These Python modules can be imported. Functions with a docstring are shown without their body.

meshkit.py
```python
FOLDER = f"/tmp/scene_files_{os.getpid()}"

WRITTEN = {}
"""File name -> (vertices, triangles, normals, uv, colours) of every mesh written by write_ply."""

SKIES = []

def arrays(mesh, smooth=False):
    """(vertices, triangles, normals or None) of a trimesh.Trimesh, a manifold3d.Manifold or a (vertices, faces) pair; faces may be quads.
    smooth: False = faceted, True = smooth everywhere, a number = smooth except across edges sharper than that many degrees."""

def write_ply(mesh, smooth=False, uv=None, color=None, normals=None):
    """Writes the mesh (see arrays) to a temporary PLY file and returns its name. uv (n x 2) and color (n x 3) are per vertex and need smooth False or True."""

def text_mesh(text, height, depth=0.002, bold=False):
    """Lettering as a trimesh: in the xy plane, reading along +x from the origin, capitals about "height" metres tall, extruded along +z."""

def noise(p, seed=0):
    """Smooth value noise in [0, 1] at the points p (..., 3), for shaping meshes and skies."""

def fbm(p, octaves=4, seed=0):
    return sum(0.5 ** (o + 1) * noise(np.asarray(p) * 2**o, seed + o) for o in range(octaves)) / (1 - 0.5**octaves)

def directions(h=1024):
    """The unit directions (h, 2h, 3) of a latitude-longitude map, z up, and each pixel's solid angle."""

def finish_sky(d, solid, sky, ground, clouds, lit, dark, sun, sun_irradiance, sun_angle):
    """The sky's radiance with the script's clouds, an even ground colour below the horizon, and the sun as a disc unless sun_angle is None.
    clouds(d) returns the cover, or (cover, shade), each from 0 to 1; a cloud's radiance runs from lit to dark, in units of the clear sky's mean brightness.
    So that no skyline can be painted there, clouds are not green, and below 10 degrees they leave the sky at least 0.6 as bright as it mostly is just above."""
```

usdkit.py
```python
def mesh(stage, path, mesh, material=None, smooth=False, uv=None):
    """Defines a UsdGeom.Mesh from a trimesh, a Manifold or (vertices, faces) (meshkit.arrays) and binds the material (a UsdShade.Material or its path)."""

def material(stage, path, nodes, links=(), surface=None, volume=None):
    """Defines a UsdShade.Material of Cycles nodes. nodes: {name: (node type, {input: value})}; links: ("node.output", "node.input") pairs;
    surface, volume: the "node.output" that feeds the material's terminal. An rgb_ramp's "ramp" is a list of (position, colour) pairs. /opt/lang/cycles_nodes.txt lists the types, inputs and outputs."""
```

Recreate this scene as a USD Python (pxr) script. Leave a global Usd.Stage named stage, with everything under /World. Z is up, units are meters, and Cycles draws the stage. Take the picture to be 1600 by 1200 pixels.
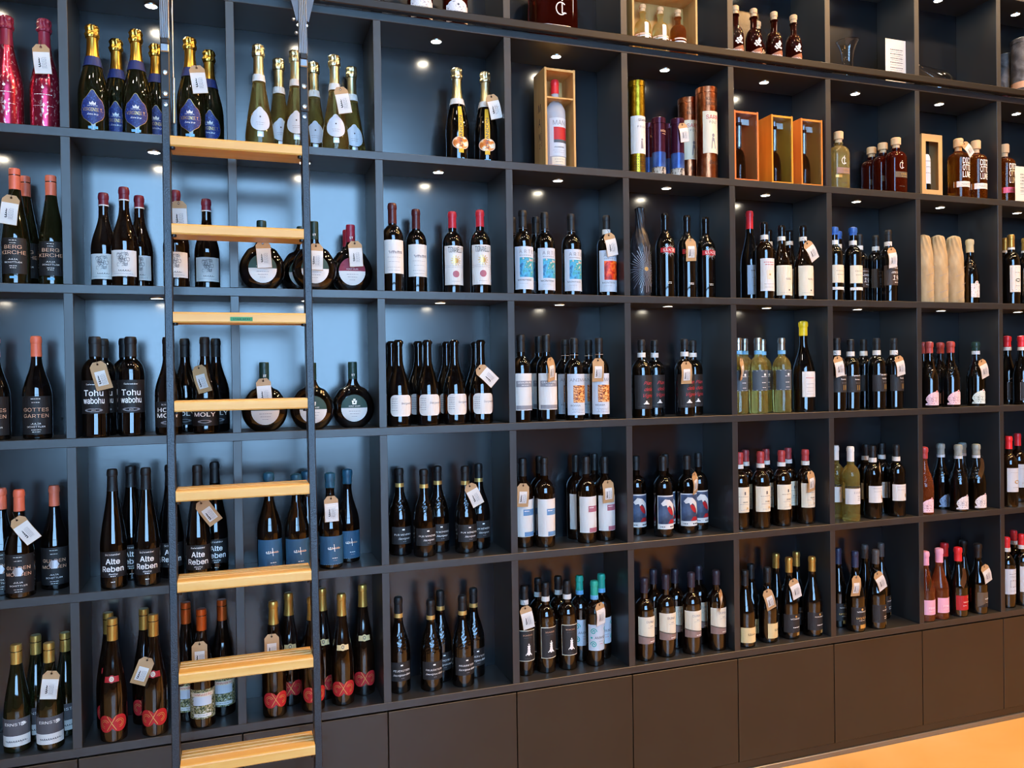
import math, random
import numpy as np, trimesh, usdkit, meshkit
from pxr import Usd, UsdGeom, UsdLux, UsdShade, Gf, Sdf
from shapely.geometry import Polygon, LineString, box as sbox, Point
from shapely.ops import unary_union
from shapely import affinity

PI = math.pi
stage = Usd.Stage.CreateInMemory()
UsdGeom.SetStageUpAxis(stage, 'Z'); UsdGeom.SetStageMetersPerUnit(stage, 1.0)
UsdGeom.Xform.Define(stage, '/World'); UsdGeom.Scope.Define(stage, '/World/Looks')

# ------------------------------------------------------------------ camera (solved from the shelf grid)
F = 1264.175
YAW, PITCH, ROLL = (math.radians(a) for a in (19.2028, -0.6191, -0.8509))
EYE = np.array([0.4685, -2.8178, 1.6564])
def basis():
    fw = np.array([math.sin(YAW)*math.cos(PITCH), math.cos(YAW)*math.cos(PITCH), math.sin(PITCH)])
    r = np.cross(fw, [0, 0, 1.0]); r /= np.linalg.norm(r); u = np.cross(r, fw)
    return np.array([r*math.cos(ROLL)+u*math.sin(ROLL), u*math.cos(ROLL)-r*math.sin(ROLL), fw])
BAS = basis()
cam = UsdGeom.Camera.Define(stage, '/World/camera')
cam.CreateHorizontalApertureAttr(36.0); cam.CreateFocalLengthAttr(36.0*F/1600.0)
m4 = np.eye(4); m4[0, :3] = BAS[0]; m4[1, :3] = BAS[1]; m4[2, :3] = -BAS[2]; m4[3, :3] = EYE
cam.AddTransformOp().Set(Gf.Matrix4d(*m4.ravel().tolist()))
cam.CreateClippingRangeAttr((0.05, 200.0))
EXPOSURE = 0.0
cam.CreateExposureAttr(EXPOSURE)

# ------------------------------------------------------------------ daylight: an even blue sky outside the shop windows
dome = UsdLux.DomeLight.Define(stage, '/World/sky_light')
dome.CreateColorAttr(Gf.Vec3f(0.29, 0.55, 0.90)); dome.CreateIntensityAttr(5.7)
# warm ceiling lamps of the shop (recessed lamps with real diffusers are built with the ceiling below)
LAMP_POWER = 300.0
DOWN_POWER = 950.0
PUCK = 105.0
LAMP_TILT = 36.0

# ------------------------------------------------------------------ helpers
used = {}
def numbered(parent, name):
    k = (parent, name); n = used.get(k, 0); used[k] = n+1
    return f'{parent}/{name}' if n == 0 else f'{parent}/{name}_{n:03d}'
def data(p, **kw):
    for k, v in kw.items():
        if v: p.SetCustomDataByKey(k, v)
def thing(name, label, cat, loc=(0, 0, 0), rz=0.0, group=None, sc=None, rx=0.0, ry=0.0):
    x = UsdGeom.Xform.Define(stage, numbered('/World', name))
    x.AddTranslateOp().Set(Gf.Vec3d(*map(float, loc)))
    x.AddRotateXYZOp().Set(Gf.Vec3f(rx, ry, rz))
    if sc is not None: x.AddScaleOp().Set(Gf.Vec3f(*sc))
    data(x.GetPrim(), label=label, category=cat, group=group)
    return str(x.GetPath())
def clone(root, name, label, cat, loc, rz, group, sc=None, rx=0.0, ry=0.0):
    p = thing(name, label, cat, loc, rz, group, sc, rx, ry)
    pr = stage.GetPrimAtPath(p)
    pr.GetReferences().AddInternalReference(root); pr.SetInstanceable(True)
    return p
def part(parent, name, mesh, mat, smooth=False, label=None):
    p = numbered(parent, name)
    m = usdkit.mesh(stage, p, mesh, mat, smooth)
    if label: data(m.GetPrim(), label=label)
    return p
def struct(name, mesh, mat, label, cat='wall'):
    p = part('/World', name, mesh, mat)
    data(stage.GetPrimAtPath(p), kind='structure', label=label, category=cat)
    return p
def box(x0, x1, y0, y1, z0, z1, ch=0.0):
    if ch <= 0:
        m = trimesh.creation.box([x1-x0, y1-y0, z1-z0]); m.apply_translation([(x0+x1)/2, (y0+y1)/2, (z0+z1)/2]); return m
    v = []
    for sx in (0, 1):
        for sy in (0, 1):
            for sz in (0, 1):
                c = np.array([(x0, x1)[sx], (y0, y1)[sy], (z0, z1)[sz]]); d = np.array([1-2*sx, 1-2*sy, 1-2*sz])*ch
                for k in range(3):
                    e = d.copy(); e[k] = 0; v.append(c+e)
    return trimesh.convex.convex_hull(np.array(v))
def cat(ms): return trimesh.util.concatenate([m if isinstance(m, trimesh.Trimesh) else trimesh.Trimesh(*m, process=False) for m in ms])
def lathe(prof, n=40, wob=None, a0=0.0):
    """prof: (r, z) from bottom to top; sharp corners get split rings. Smooth normals expected."""
    P = [np.array(p, float) for p in prof]; rings = [P[0]]; breaks = []
    for i in range(1, len(P)):
        rings.append(P[i])
        if 0 < i < len(P)-1:
            a, b = P[i]-P[i-1], P[i+1]-P[i]
            la, lb = np.linalg.norm(a), np.linalg.norm(b)
            if la > 1e-9 and lb > 1e-9 and np.dot(a, b)/(la*lb) < 0.8:
                breaks.append(len(rings)-1); rings.append(P[i].copy())
    R = np.array(rings); th = a0+np.arange(n)/n*2*PI
    r = np.repeat(R[:, :1], n, 1); z = np.repeat(R[:, 1:], n, 1)
    if wob is not None: r = r+wob(r, np.repeat(th[None, :], len(R), 0), z)
    V = np.stack([r*np.sin(th), -r*np.cos(th), z], -1).reshape(-1, 3)
    f = []
    for i in range(len(R)-1):
        if i in breaks: continue
        a = i*n+np.arange(n); b = i*n+(np.arange(n)+1) % n; c = b+n; d = a+n
        if R[i, 0] > 1e-9: f.append(np.stack([a, b, c], 1))
        if R[i+1, 0] > 1e-9: f.append(np.stack([a, c, d], 1))
    return trimesh.Trimesh(V, np.vstack(f), process=False)
def tube(pts, r, n=6):
    pts = np.asarray(pts, float); out = []
    T = np.gradient(pts, axis=0); T /= np.linalg.norm(T, axis=1, keepdims=True)
    ref = np.array([0.3, 0.2, 0.93]); ref = ref if abs(T[0] @ ref) < .9 else np.array([1.0, 0, 0])
    for p, t in zip(pts, T):
        a = np.cross(t, ref); a /= np.linalg.norm(a); b = np.cross(t, a)
        ang = np.arange(n)/n*2*PI
        out.append(p+r*(np.cos(ang)[:, None]*a+np.sin(ang)[:, None]*b))
    V = np.vstack(out); f = []
    for i in range(len(pts)-1):
        for k in range(n):
            a, b = i*n+k, i*n+(k+1) % n; f += [[a, b, b+n], [a, b+n, a+n]]
    return trimesh.Trimesh(V, f, process=False)
def extrude(poly, h):
    gs = getattr(poly, 'geoms', [poly])
    return cat([trimesh.creation.extrude_polygon(g, h, engine='earcut') for g in gs])
def rotm(m, ang, ax, at=(0, 0, 0)):
    m.apply_transform(trimesh.transformations.rotation_matrix(ang, ax, at)); return m

# ------------------------------------------------------------------ materials
def lin(c):
    if isinstance(c, str):
        c = [int(c[i:i+2], 16)/255 for i in (0, 2, 4)]
        return tuple(x/12.92 if x <= .04045 else ((x+.055)/1.055)**2.4 for x in c)
    return tuple(c)
_m = {}
def M(name, col, rough=.5, **kw):
    if name not in _m:
        _m[name] = usdkit.material(stage, '/World/Looks/'+name, {'p': ('principled_bsdf', dict(base_color=lin(col), roughness=rough, **kw))}, [], surface='p.BSDF')
    return _m[name]
def MN(name, stops, scale, rough=.5, detail=4.0, stretch=(1, 1, 1), bump=0.0, dist=0.0, bscale=None, **kw):
    """noise-coloured material; stops: (pos, colour)."""
    nodes = {'c': ('texture_coordinate', {}), 'm': ('mapping', {'scale': stretch}),
             'n': ('noise_texture', {'scale': scale, 'detail': detail, 'distortion': dist}),
             'r': ('rgb_ramp', {'ramp': [(p, lin(c)) for p, c in stops]}),
             'p': ('principled_bsdf', dict(roughness=rough, **kw))}
    links = [('c.object', 'm.vector'), ('m.vector', 'n.vector'), ('n.fac', 'r.fac'), ('r.color', 'p.base_color')]
    if bump:
        nodes['n2'] = ('noise_texture', {'scale': bscale or scale*2, 'detail': 3.0})
        nodes['b'] = ('bump', {'strength': bump, 'distance': .002})
        links += [('m.vector', 'n2.vector'), ('n2.fac', 'b.height'), ('b.normal', 'p.normal')]
    _m[name] = usdkit.material(stage, '/World/Looks/'+name, nodes, links, surface='p.BSDF')
    return _m[name]
def EM(name, col, s):
    _m[name] = usdkit.material(stage, '/World/Looks/'+name, {'e': ('emission', {'color': lin(col), 'strength': s})}, [], surface='e.emission')
    return _m[name]

MN('anthracite', [(.3, '222426'), (.7, '27292b')], 14, rough=.40, ior=1.75, specular_ior_level=.40, stretch=(1, 1, .12), bump=.06, bscale=60)
MN('anthracite_panel', [(.3, '0d1014'), (.7, '11151a')], 9, rough=.21, ior=1.75, stretch=(.10, 1, 1), bump=.035, bscale=50)
MN('cabinet_front', [(.3, '2b241e'), (.7, '2f2822')], 5, rough=.30)
M('dark_gap', '0a0a0b', .7)
M('metal_strip', '8d9096', .35, metallic=.8)
MN('floor_resin', [(.30, 'd2a662'), (.50, 'dab270'), (.72, 'e0bb80')], 1.6, rough=.32, detail=6, dist=.6, bump=.05, bscale=6)
M('wall_paint', '6f675d', .8); M('ceiling_paint', '383634', .85)
M('frame_dark', '1b1c1e', .4)
M('black_steel', '101114', .35)
MN('hammered_black', [(.3, '25282d'), (.7, '34383e')], 220, rough=.3, bump=.55, bscale=260, metallic=.35)
M('aluminium', 'b9bfc8', .28, metallic=1.0); M('zinc', 'c9ced6', .25, metallic=1.0); M('black_plastic', '0c0c0e', .4); M('steel_plate', '6c7683', .35, metallic=.9)
MN('pine', [(.25, 'd09a45'), (.45, 'e0b05c'), (.6, 'e8bf74'), (.8, 'd5a250')], 7, rough=.45, detail=5, stretch=(.16, 1.6, 1.6), dist=.4)
MN('pale_wood', [(.3, 'b1823f'), (.5, 'c39757'), (.75, 'cda56a')], 9, rough=.55, detail=5, stretch=(2.2, 2.2, .15), dist=.5)
MN('orange_wood', [(.3, 'd4622a'), (.6, 'e47838'), (.8, 'ea8848')], 12, rough=.4, stretch=(2, 2, .2))
MN('honey_wood', [(.3, 'd08420'), (.6, 'e2972a'), (.8, 'e8a540')], 12, rough=.4, stretch=(2, 2, .2))
MN('amber_wood', [(.3, 'cf7526'), (.6, 'de8732'), (.8, 'e49646')], 12, rough=.4, stretch=(2, 2, .2))
M('cream_box', 'c09a66', .6)
EM('led', 'fff1d6', PUCK)
EM('lamp_glow', 'ffe4c4', LAMP_POWER); EM('down_glow', 'ffbe72', DOWN_POWER)
_m['pane'] = usdkit.material(stage, '/World/Looks/pane', {'f': ('fresnel', {'IOR': 1.45}), 't': ('transparent_bsdf', {'color': (.97, .98, .98)}), 'g': ('glossy_bsdf', {'roughness': .0, 'color': (1, 1, 1)}), 'm': ('mix_closure', {})},
    [('f.fac', 'm.fac'), ('t.BSDF', 'm.closure1'), ('g.BSDF', 'm.closure2')], surface='m.closure')
# glass
M('glass_black', '060607', .035, ior=1.72); M('glass_olive', '14160a', .035, ior=1.72); M('glass_brown', '120a06', .035, ior=1.72); M('glass_green', '08140c', .035, ior=1.72)
M('glass_gold', 'ab9654', .05, transmission_weight=.88, ior=1.38); M('glass_straw', 'd8c774', .05, transmission_weight=.88, ior=1.38)
M('glass_rose', 'c9703e', .05, transmission_weight=.86, ior=1.38); M('glass_amber', 'a8560f', .05, transmission_weight=.9, ior=1.38)
M('glass_cognac', '501205', .06, transmission_weight=.6, ior=1.38); M('glass_clear', 'f2f5f6', .0, transmission_weight=1.0, ior=1.45)
M('glass_pale', 'd8c982', .06, transmission_weight=.85, ior=1.38); M('glass_mahogany', '3a0d06', .03, transmission_weight=.6, ior=1.38)
_m['glass_thin'] = usdkit.material(stage, '/World/Looks/glass_thin', {'f': ('fresnel', {'IOR': 1.5}), 't': ('transparent_bsdf', {'color': (.95, .965, .97)}), 'g': ('glossy_bsdf', {'roughness': .02, 'color': (1, 1, 1)}), 'm': ('mix_closure', {})},
    [('f.fac', 'm.fac'), ('t.BSDF', 'm.closure1'), ('g.BSDF', 'm.closure2')], surface='m.closure')
# foils, caps, papers
for n, c, r, mt in [('foil_gold', 'c9a24a', .3, 1), ('foil_pale', 'd8cfa6', .32, 1), ('foil_silver', 'c4c6c6', .3, 1), ('cap_black', '101113', .5, 0), ('cap_gloss', '0b0b0d', .15, 0), ('cap_salmon', 'd9694a', .45, 0), ('cap_darkred', '6d1c2b', .4, 0), ('cap_maroon', '4a1a1d', .35, 0),
        ('cap_red', 'b32434', .35, 0), ('cap_brightred', 'd8282f', .35, 0), ('cap_green', '16332d', .4, 0), ('cap_wine', '8c2438', .35, 0), ('cap_blue', '2c5fb0', .4, 0), ('cap_navy', '232c4a', .4, 0), ('cap_teal', '1f5068', .4, 0), ('cap_mint', '27a58e', .45, 0),
        ('cap_copper', 'c2561f', .3, .6), ('cap_gold', 'c39a4c', .32, .7), ('cap_screw', 'c9a95c', .32, .7), ('cap_white', 'd9d8d4', .4, 0), ('cap_yellow', 'd2bd1d', .35, 0), ('cap_cream', 'cdb98c', .5, 0), ('cap_pink', 'e7a3bd', .4, 0), ('cap_grey', '8d9793', .45, 0), ('cap_taupe', '4a4746', .45, 0),
        ('cap_brick', 'a23a3c', .4, 0), ('cap_terracotta', 'a5413a', .45, 0), ('cork', 'd3b186', .7, 0), ('plum', '2b2430', .4, 0)]:
    M(n, c, r, metallic=float(mt))
for n, c in [('paper_white', 'd3d2ce'), ('paper_cream', 'dad0b8'), ('paper_cool', 'bfc9d4'), ('paper_black', '101012'), ('paper_char', '1d1c1d'), ('paper_grey', '8b8a88'), ('paper_blue', '24506e'), ('paper_navy', '1c2c52'), ('paper_royal', '18285e'), ('paper_red', 'a5131d'), ('paper_scarlet', 'b0141e'),
        ('paper_pink', 'e3a9be'), ('paper_rose', 'e8c4c8'), ('paper_brown', '3b2b1e'), ('paper_taupe', '5b5042'), ('paper_yellow', 'e9b321'), ('paper_orange', 'e07b2b'), ('paper_peach', 'ecc2a4'), ('paper_slate', '44505a'), ('paper_steelblue', '5b87b3'), ('paper_mauve', 'a2606f'),
        ('paper_beige', 'd9c7ae'), ('paper_mud', '8d7269'), ('paper_ivory', 'd8c08a'), ('paper_teal', '1f9c93'), ('paper_sky', '6fb2e0'), ('paper_hotpink', 'd8628a'), ('paper_bluegrey', '9fb0c2'), ('paper_terracotta', '94583c'), ('paper_green', '1d3f38'), ('paper_wine', '86243a'), ('kraft', 'b08d62'), ('kraft_dark', '8d6b48'),
        ('ink', '1a1a1c'), ('ink_grey', '4e4d52'), ('ink_light', '86868c'), ('ink_white', 'eceae6'), ('ink_red', 'b4303c'), ('ink_copper', 'd0a484'), ('ink_brown', '4d3322'), ('sticker_green', '2f8f5c'), ('string', '2a2320')]:
    M(n, c, .6)
M('sun_ray', 'a9b4c2', .4); M('ink_gold', 'd3b169', .35, metallic=.6); M('ink_silver', 'c9ccd2', .3, metallic=.8)
MN('pink_foil', [(.50, 'b8324e'), (.60, 'c23c58'), (.66, 'efb0b4'), (.72, 'ffe0dc')], 150, rough=.24, detail=1, stretch=(1, 1, .55), metallic=.85)
MN('pic_landscape', [(.3, '2a1210'), (.42, '8a3a1c'), (.52, 'd58a3a'), (.62, 'f0c98a'), (.72, 'a3381f')], 90, stretch=(1, 1, 2.2), dist=.8)
MN('pic_painting', [(.3, '1c5c8a'), (.45, '43a5cf'), (.55, '2f8f8c'), (.62, 'c8c2bc'), (.72, 'c03a4a')], 42, dist=.4, detail=2)
MN('pic_orange', [(.35, '8f1206'), (.5, 'e0340c'), (.62, 'f27a1c')], 40, dist=.5, detail=2)
MN('pic_oranges', [(.35, 'f3ead9'), (.47, 'f0c384'), (.55, 'e8862c'), (.7, 'c9601a')], 55, detail=2, dist=.3)
MN('pic_green', [(.35, '1e2a1a'), (.46, '4b5a34'), (.53, 'b9a86a'), (.58, '6d7f7c'), (.68, 'd8d2c0')], 190, detail=3, dist=.6)
MN('pic_art', [(.35, '22304a'), (.6, '4a5f80')], 20, detail=2)
MN('lace', [(.40, 'd8d2d4'), (.56, 'e6e0e0'), (.64, '9c98a0')], 160, detail=3, dist=.4)
MN('lace_pink', [(.40, 'e9bcc4'), (.56, 'f0ced2'), (.64, 'b7848f')], 160, detail=3, dist=.4)
MN('lace_green', [(.40, 'cdd9cf'), (.56, 'dde5dd'), (.64, '8d9f93')], 160, detail=3, dist=.4)
MN('lace_blue', [(.40, '7f96b8'), (.56, '93a9c8'), (.64, '4d6183')], 160, detail=3, dist=.4)
MN('blueprint', [(.40, '102460'), (.6, '17307a'), (.72, '3c5ca8')], 220, detail=2)
MN('tube_gold', [(.35, 'a98a1e'), (.65, 'cdb038')], 60, rough=.26, metallic=1.0, bump=.25, bscale=120)
MN('tube_copper', [(.35, 'a65a38'), (.65, 'c27a54')], 60, rough=.28, metallic=1.0, bump=.3, bscale=120)
M('tube_plum', '4a1c32', .22, metallic=.5)
MN('tube_sky', [(.4, '2c4a8c'), (.65, '5a80c0')], 14, rough=.3, metallic=.3)
MN('tube_town', [(.45, 'b9b3a6'), (.55, '857c70'), (.62, '3b3a3c')], 120, detail=2)
MN('tissue', [(.3, '9c865e'), (.5, 'ac9670'), (.7, 'b8a582')], 26, rough=.75, bump=.5, bscale=40, stretch=(1, 1, .4))
MN('tissue_black', [(.3, '121318'), (.7, '2c2f37')], 40, rough=.4, bump=.9, bscale=60)
MN('smoke_tube', [(.35, '2c2e32'), (.5, '4b4e53'), (.65, '6a6d72')], 18, rough=.5, dist=.8)
M('acetate', 'dfe6ee', .12, transmission_weight=.55, ior=1.2)

# ------------------------------------------------------------------ pixel helpers for laying things out where the photograph has them
def ray(px, py): return BAS.T @ np.array([(px-800)/F, -(py-600)/F, 1.0])
def at_y(px, py, Y): d = ray(px, py); return EYE+(Y-EYE[1])/d[1]*d
def at_z(px, py, Z): d = ray(px, py); return EYE+(Z-EYE[2])/d[2]*d

# ------------------------------------------------------------------ the room
DX = [-.9748, -.4874, 0., .4874, .9713, 1.4507, 1.9297, 2.4114, 2.8954, 3.3829, 3.872, 4.361, 4.85]   # divider centres; DX[2] is the first in the frame
SZ = [3.3945, 2.9111, 2.4283, 1.9447, 1.4666, 0.9839, 0.5]                                            # shelf board centres, top row first
TB, TD, D = .0277, .0268, .2203
XL, XR, YF, ZC = -3.2, 7.2, -6.2, 5.3
struct('floor', box(XL, XR, YF, .5, -.05, 0), 'floor_resin' and _m['floor_resin'], 'warm beige resin floor in front of the shelves', 'floor')
struct('ceiling', box(XL, XR, YF, .5, ZC, ZC+.1), _m['ceiling_paint'], 'grey ceiling of the shop', 'ceiling')
struct('wall_back', box(XL, XR, .30, .5, 0, ZC), _m['frame_dark'], 'dark wall behind the shelving')
struct('wall_left', box(XL-.1, XL, YF, .5, 0, ZC), _m['wall_paint'], 'plain left wall of the shop')
struct('wall_right', box(XR, XR+.1, YF, .5, 0, ZC), _m['wall_paint'], 'plain right wall of the shop')
WX0, WX1, WZ0, WZ1 = -1.1, 2.5, .8, 4.65
struct('wall_front', cat([box(XL, WX0, YF-.15, YF, 0, ZC), box(WX1, XR, YF-.15, YF, 0, ZC), box(WX0, WX1, YF-.15, YF, 0, WZ0), box(WX0, WX1, YF-.15, YF, WZ1, ZC)]), _m['wall_paint'], 'street wall with the shop windows')
NW = 3
for i in range(NW):
    a, b = WX0+(WX1-WX0)*i/NW, WX0+(WX1-WX0)*(i+1)/NW
    w = UsdGeom.Xform.Define(stage, f'/World/window_{i+1}'); data(w.GetPrim(), kind='structure', label=f'tall shop window facing the shelves, number {i+1} from the left', category='window')
    wp = str(w.GetPath()); fr = .05
    part(wp, 'window_frame', cat([box(a, a+fr, YF-.1, YF-.02, WZ0, WZ1), box(b-fr, b, YF-.1, YF-.02, WZ0, WZ1), box(a+fr, b-fr, YF-.1, YF-.02, WZ0, WZ0+fr), box(a+fr, b-fr, YF-.1, YF-.02, WZ1-fr, WZ1), box(a+fr, b-fr, YF-.1, YF-.02, 2.55, 2.55+fr)]), _m['frame_dark'])
    part(wp, 'pane', box(a+fr, b-fr, YF-.065, YF-.055, WZ0+fr, 2.55), _m['pane']); part(wp, 'pane', box(a+fr, b-fr, YF-.065, YF-.055, 2.55+fr, WZ1-fr), _m['pane'])
# warm ceiling spotlights washing the shelves
for lx, nm in [(-1.0, 'far left'), (.45, 'left of centre'), (1.9, 'centre'), (3.35, 'right of centre'), (4.8, 'right'), (6.2, 'far right')]:
    t = thing('ceiling_spotlight', f'warm white black spotlight hanging from the ceiling, {nm}', 'spotlight', (lx, -2.1, ZC), 0)
    part(t, 'stem', lathe([(0, -.46), (.010, -.46), (.010, 0), (0, 0)], 12), _m['black_steel'])
    h = lathe([(.082, -.11), (.086, -.11), (.086, .02), (0, .02), (0, .015), (.082, .015), (.082, -.11)], 28); rotm(h, math.radians(LAMP_TILT), [1, 0, 0]); h.apply_translation([0, 0, -.48]); part(t, 'housing', h, _m['black_steel'])
    h = lathe([(.081, -.095), (0, -.095)], 28); rotm(h, math.radians(LAMP_TILT), [1, 0, 0]); h.apply_translation([0, 0, -.48]); part(t, 'lens', h, _m['lamp_glow'])

# recessed warm downlights over the aisle on the right
for lx, ly, nm in [(3.3, -.9, 'nearest'), (4.5, -.9, 'second'), (5.7, -.9, 'third'), (3.9, -3.0, 'fourth'), (5.3, -3.0, 'fifth')]:
    t = thing('ceiling_downlight', f'round recessed warm downlight in the ceiling over the aisle, {nm} along', 'lamp', (lx, ly, ZC))
    part(t, 'rim', lathe([(.10, -.012), (.12, -.012), (.12, -.001), (.10, -.001), (.10, -.012)], 32), _m['aluminium'])
    part(t, 'lens', lathe([(.10, -.004), (0, -.004)], 32), _m['down_glow'])

# ------------------------------------------------------------------ shelving
shelf = thing('wall_shelving', 'tall anthracite wall shelving of square compartments filled with bottles', 'shelving')
for z in SZ: part(shelf, 'shelf_board', box(DX[0]-TD/2, DX[-1]+TD/2, 0, D, z-TB/2, z+TB/2, .0012), _m['anthracite'])
for r in range(6):
    for x in DX: part(shelf, 'divider', box(x-TD/2, x+TD/2, .0006, D, SZ[r+1]+TB/2, SZ[r]-TB/2, .001), _m['anthracite'])
for a, b in zip(DX, DX[1:]): part(shelf, 'back_panel', box(a, b, D, D+.016, SZ[-1]-TB/2, SZ[0]+TB/2), _m['anthracite_panel'])
part(shelf, 'top_panel', box(DX[0], DX[-1], .02, D, SZ[0]+TB/2, 3.9), _m['anthracite'])

CELL = {}   # (row letter, bay) -> list of things standing there, for the labels
ROWS = 'TABCDE'
ROWNAME = dict(T='top', A='second', B='third', C='fourth', D='fifth', E='bottom')

# rail for the ladder
rz0, rz1 = SZ[1]+TB/2+.0005, SZ[1]+TB/2+.029
t = thing('ladder_rail', 'black ladder rail running along the shelving below the top row', 'rail')
part(t, 'rail_bar', box(DX[0], DX[-1], -.032, -.004, rz0, rz1, .003), _m['black_steel'])
for x in DX: part(t, 'rail_bracket', box(x-.02, x+.02, -.004, .03, rz0, rz0+.004), _m['black_steel'])

# base cabinets under the shelving, one per bay
BAYTXT = ['', 'leftmost, under the grey-labelled gold-capped bottles', 'under the red-labelled flute bottles left of the ladder', 'under the bottles with cream neck shields, partly behind ladder', 'under the relief-shouldered bottles with grey labels', 'under the chess-piece labels and turquoise caps',
          'under the beige-labelled bottles', 'under the bottles with cream and black labels', 'under the navy-capped bottles', 'under the pink and red bottles', 'at the far right under the red caps', '', '']
for i, (a, b) in enumerate(zip(DX, DX[1:])):
    if not BAYTXT[i]: continue
    t = thing('base_cabinet', f'dark base cabinet with flat door, {BAYTXT[i]}', 'cabinet')
    zt = SZ[-1]-TB/2
    part(t, 'cabinet_body', box(a+.0005, b-.0005, .02, D, .012, zt), _m['dark_gap'])
    part(t, 'cabinet_door', box(a+.0018, b-.0018, 0, .0185, .056, zt-.006, .0012), _m['cabinet_front'])
    part(t, 'kick_board', box(a, b, .004, .0195, .023, .054), _m['cabinet_front'])
part('/World', 'trim_1', box(DX[0], DX[-1], -.004, .012, 0, .022, .002), _m['metal_strip'])
data(stage.GetPrimAtPath('/World/trim_1'), kind='structure', label='grey metal plinth strip along the floor', category='trim')

# recessed LED spots, one in the ceiling of each compartment
def puck_parts(t):
    part(t, 'trim_ring', lathe([(.0185, -.003), (.022, -.003), (.023, -.0005), (.023, 0), (.0185, 0), (.0185, -.003)], 28), _m['aluminium'], True)
    part(t, 'lens', lathe([(.0185, -.0012), (0, -.0012)], 28), _m['led'])
PUCKS = []
# the spots are defined at the end of the script, when their compartments' contents are known

# ------------------------------------------------------------------ ladder
def Yl(z): return -.14-.05*(2.9-z)
lx0, lx1, rw = .299, .7075, .0235
lad = thing('rolling_ladder', 'black hammered-steel library ladder with ribbed pine treads leaning on the shelving', 'ladder')
def rail_mesh(x, z0, z1, w=rw, dpt=.045, dy=0.0):
    m = box(x-w/2, x+w/2, 0, dpt, z0, z1, .0025); m.vertices[:, 1] += Yl(m.vertices[:, 2])+dy; return m
for x, sd in ((lx0, -1), (lx1, 1)):
    part(lad, 'side_rail', rail_mesh(x, .03, 2.74), _m['hammered_black'])
    part(lad, 'rubber_foot', rail_mesh(x, 0.0, .035, .03, .05), _m['black_plastic'])
    zc = 2.665
    part(lad, 'clamp_plate', rail_mesh(x, 2.506, zc, .026, .004, -.005), _m['black_steel'])
    for zb in (2.521, 2.586):
        b = lathe([(0, 0), (.0085, 0), (.0085, .003), (.006, .006), (.003, .0065), (.003, .004), (0, .004)], 16); rotm(b, PI/2, [1, 0, 0]); b.apply_translation([x, Yl(zb)-.005, zb]); part(lad, 'bolt', b, _m['zinc'], True)
    b = lathe([(0, 0), (.007, 0), (.006, .004), (0, .005)], 14); rotm(b, PI/2, [1, 0, 0]); b.apply_translation([x, Yl(2.49), 2.49]); part(lad, 'bolt', b, _m['zinc'], True)
    # ribbed aluminium hook arm that reaches up to the rail
    arm = []
    for k in range(5): arm.append(rail_mesh(x-.011+.0055*k, 2.69, 3.16, .0038, .012, -.012))
    arm.append(rail_mesh(x, 2.69, 3.16, .027, .02, -.006)); part(lad, 'hook_arm', cat(arm), _m['aluminium'])
    part(lad, 'arm_end_cap', rail_mesh(x, 2.672, 2.69, .022, .03, -.014), _m['black_plastic'])
    part(lad, 'arm_shoe', rail_mesh(x, 2.648, 2.673, .024, .012, -.013), _m['zinc'])
    part(lad, 'hook', cat([box(x-.012, x+.012, -.15, .0, 3.15, 3.165), box(x-.012, x+.012, -.046, -.034, 2.93, 3.15)]), _m['zinc'])
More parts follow.
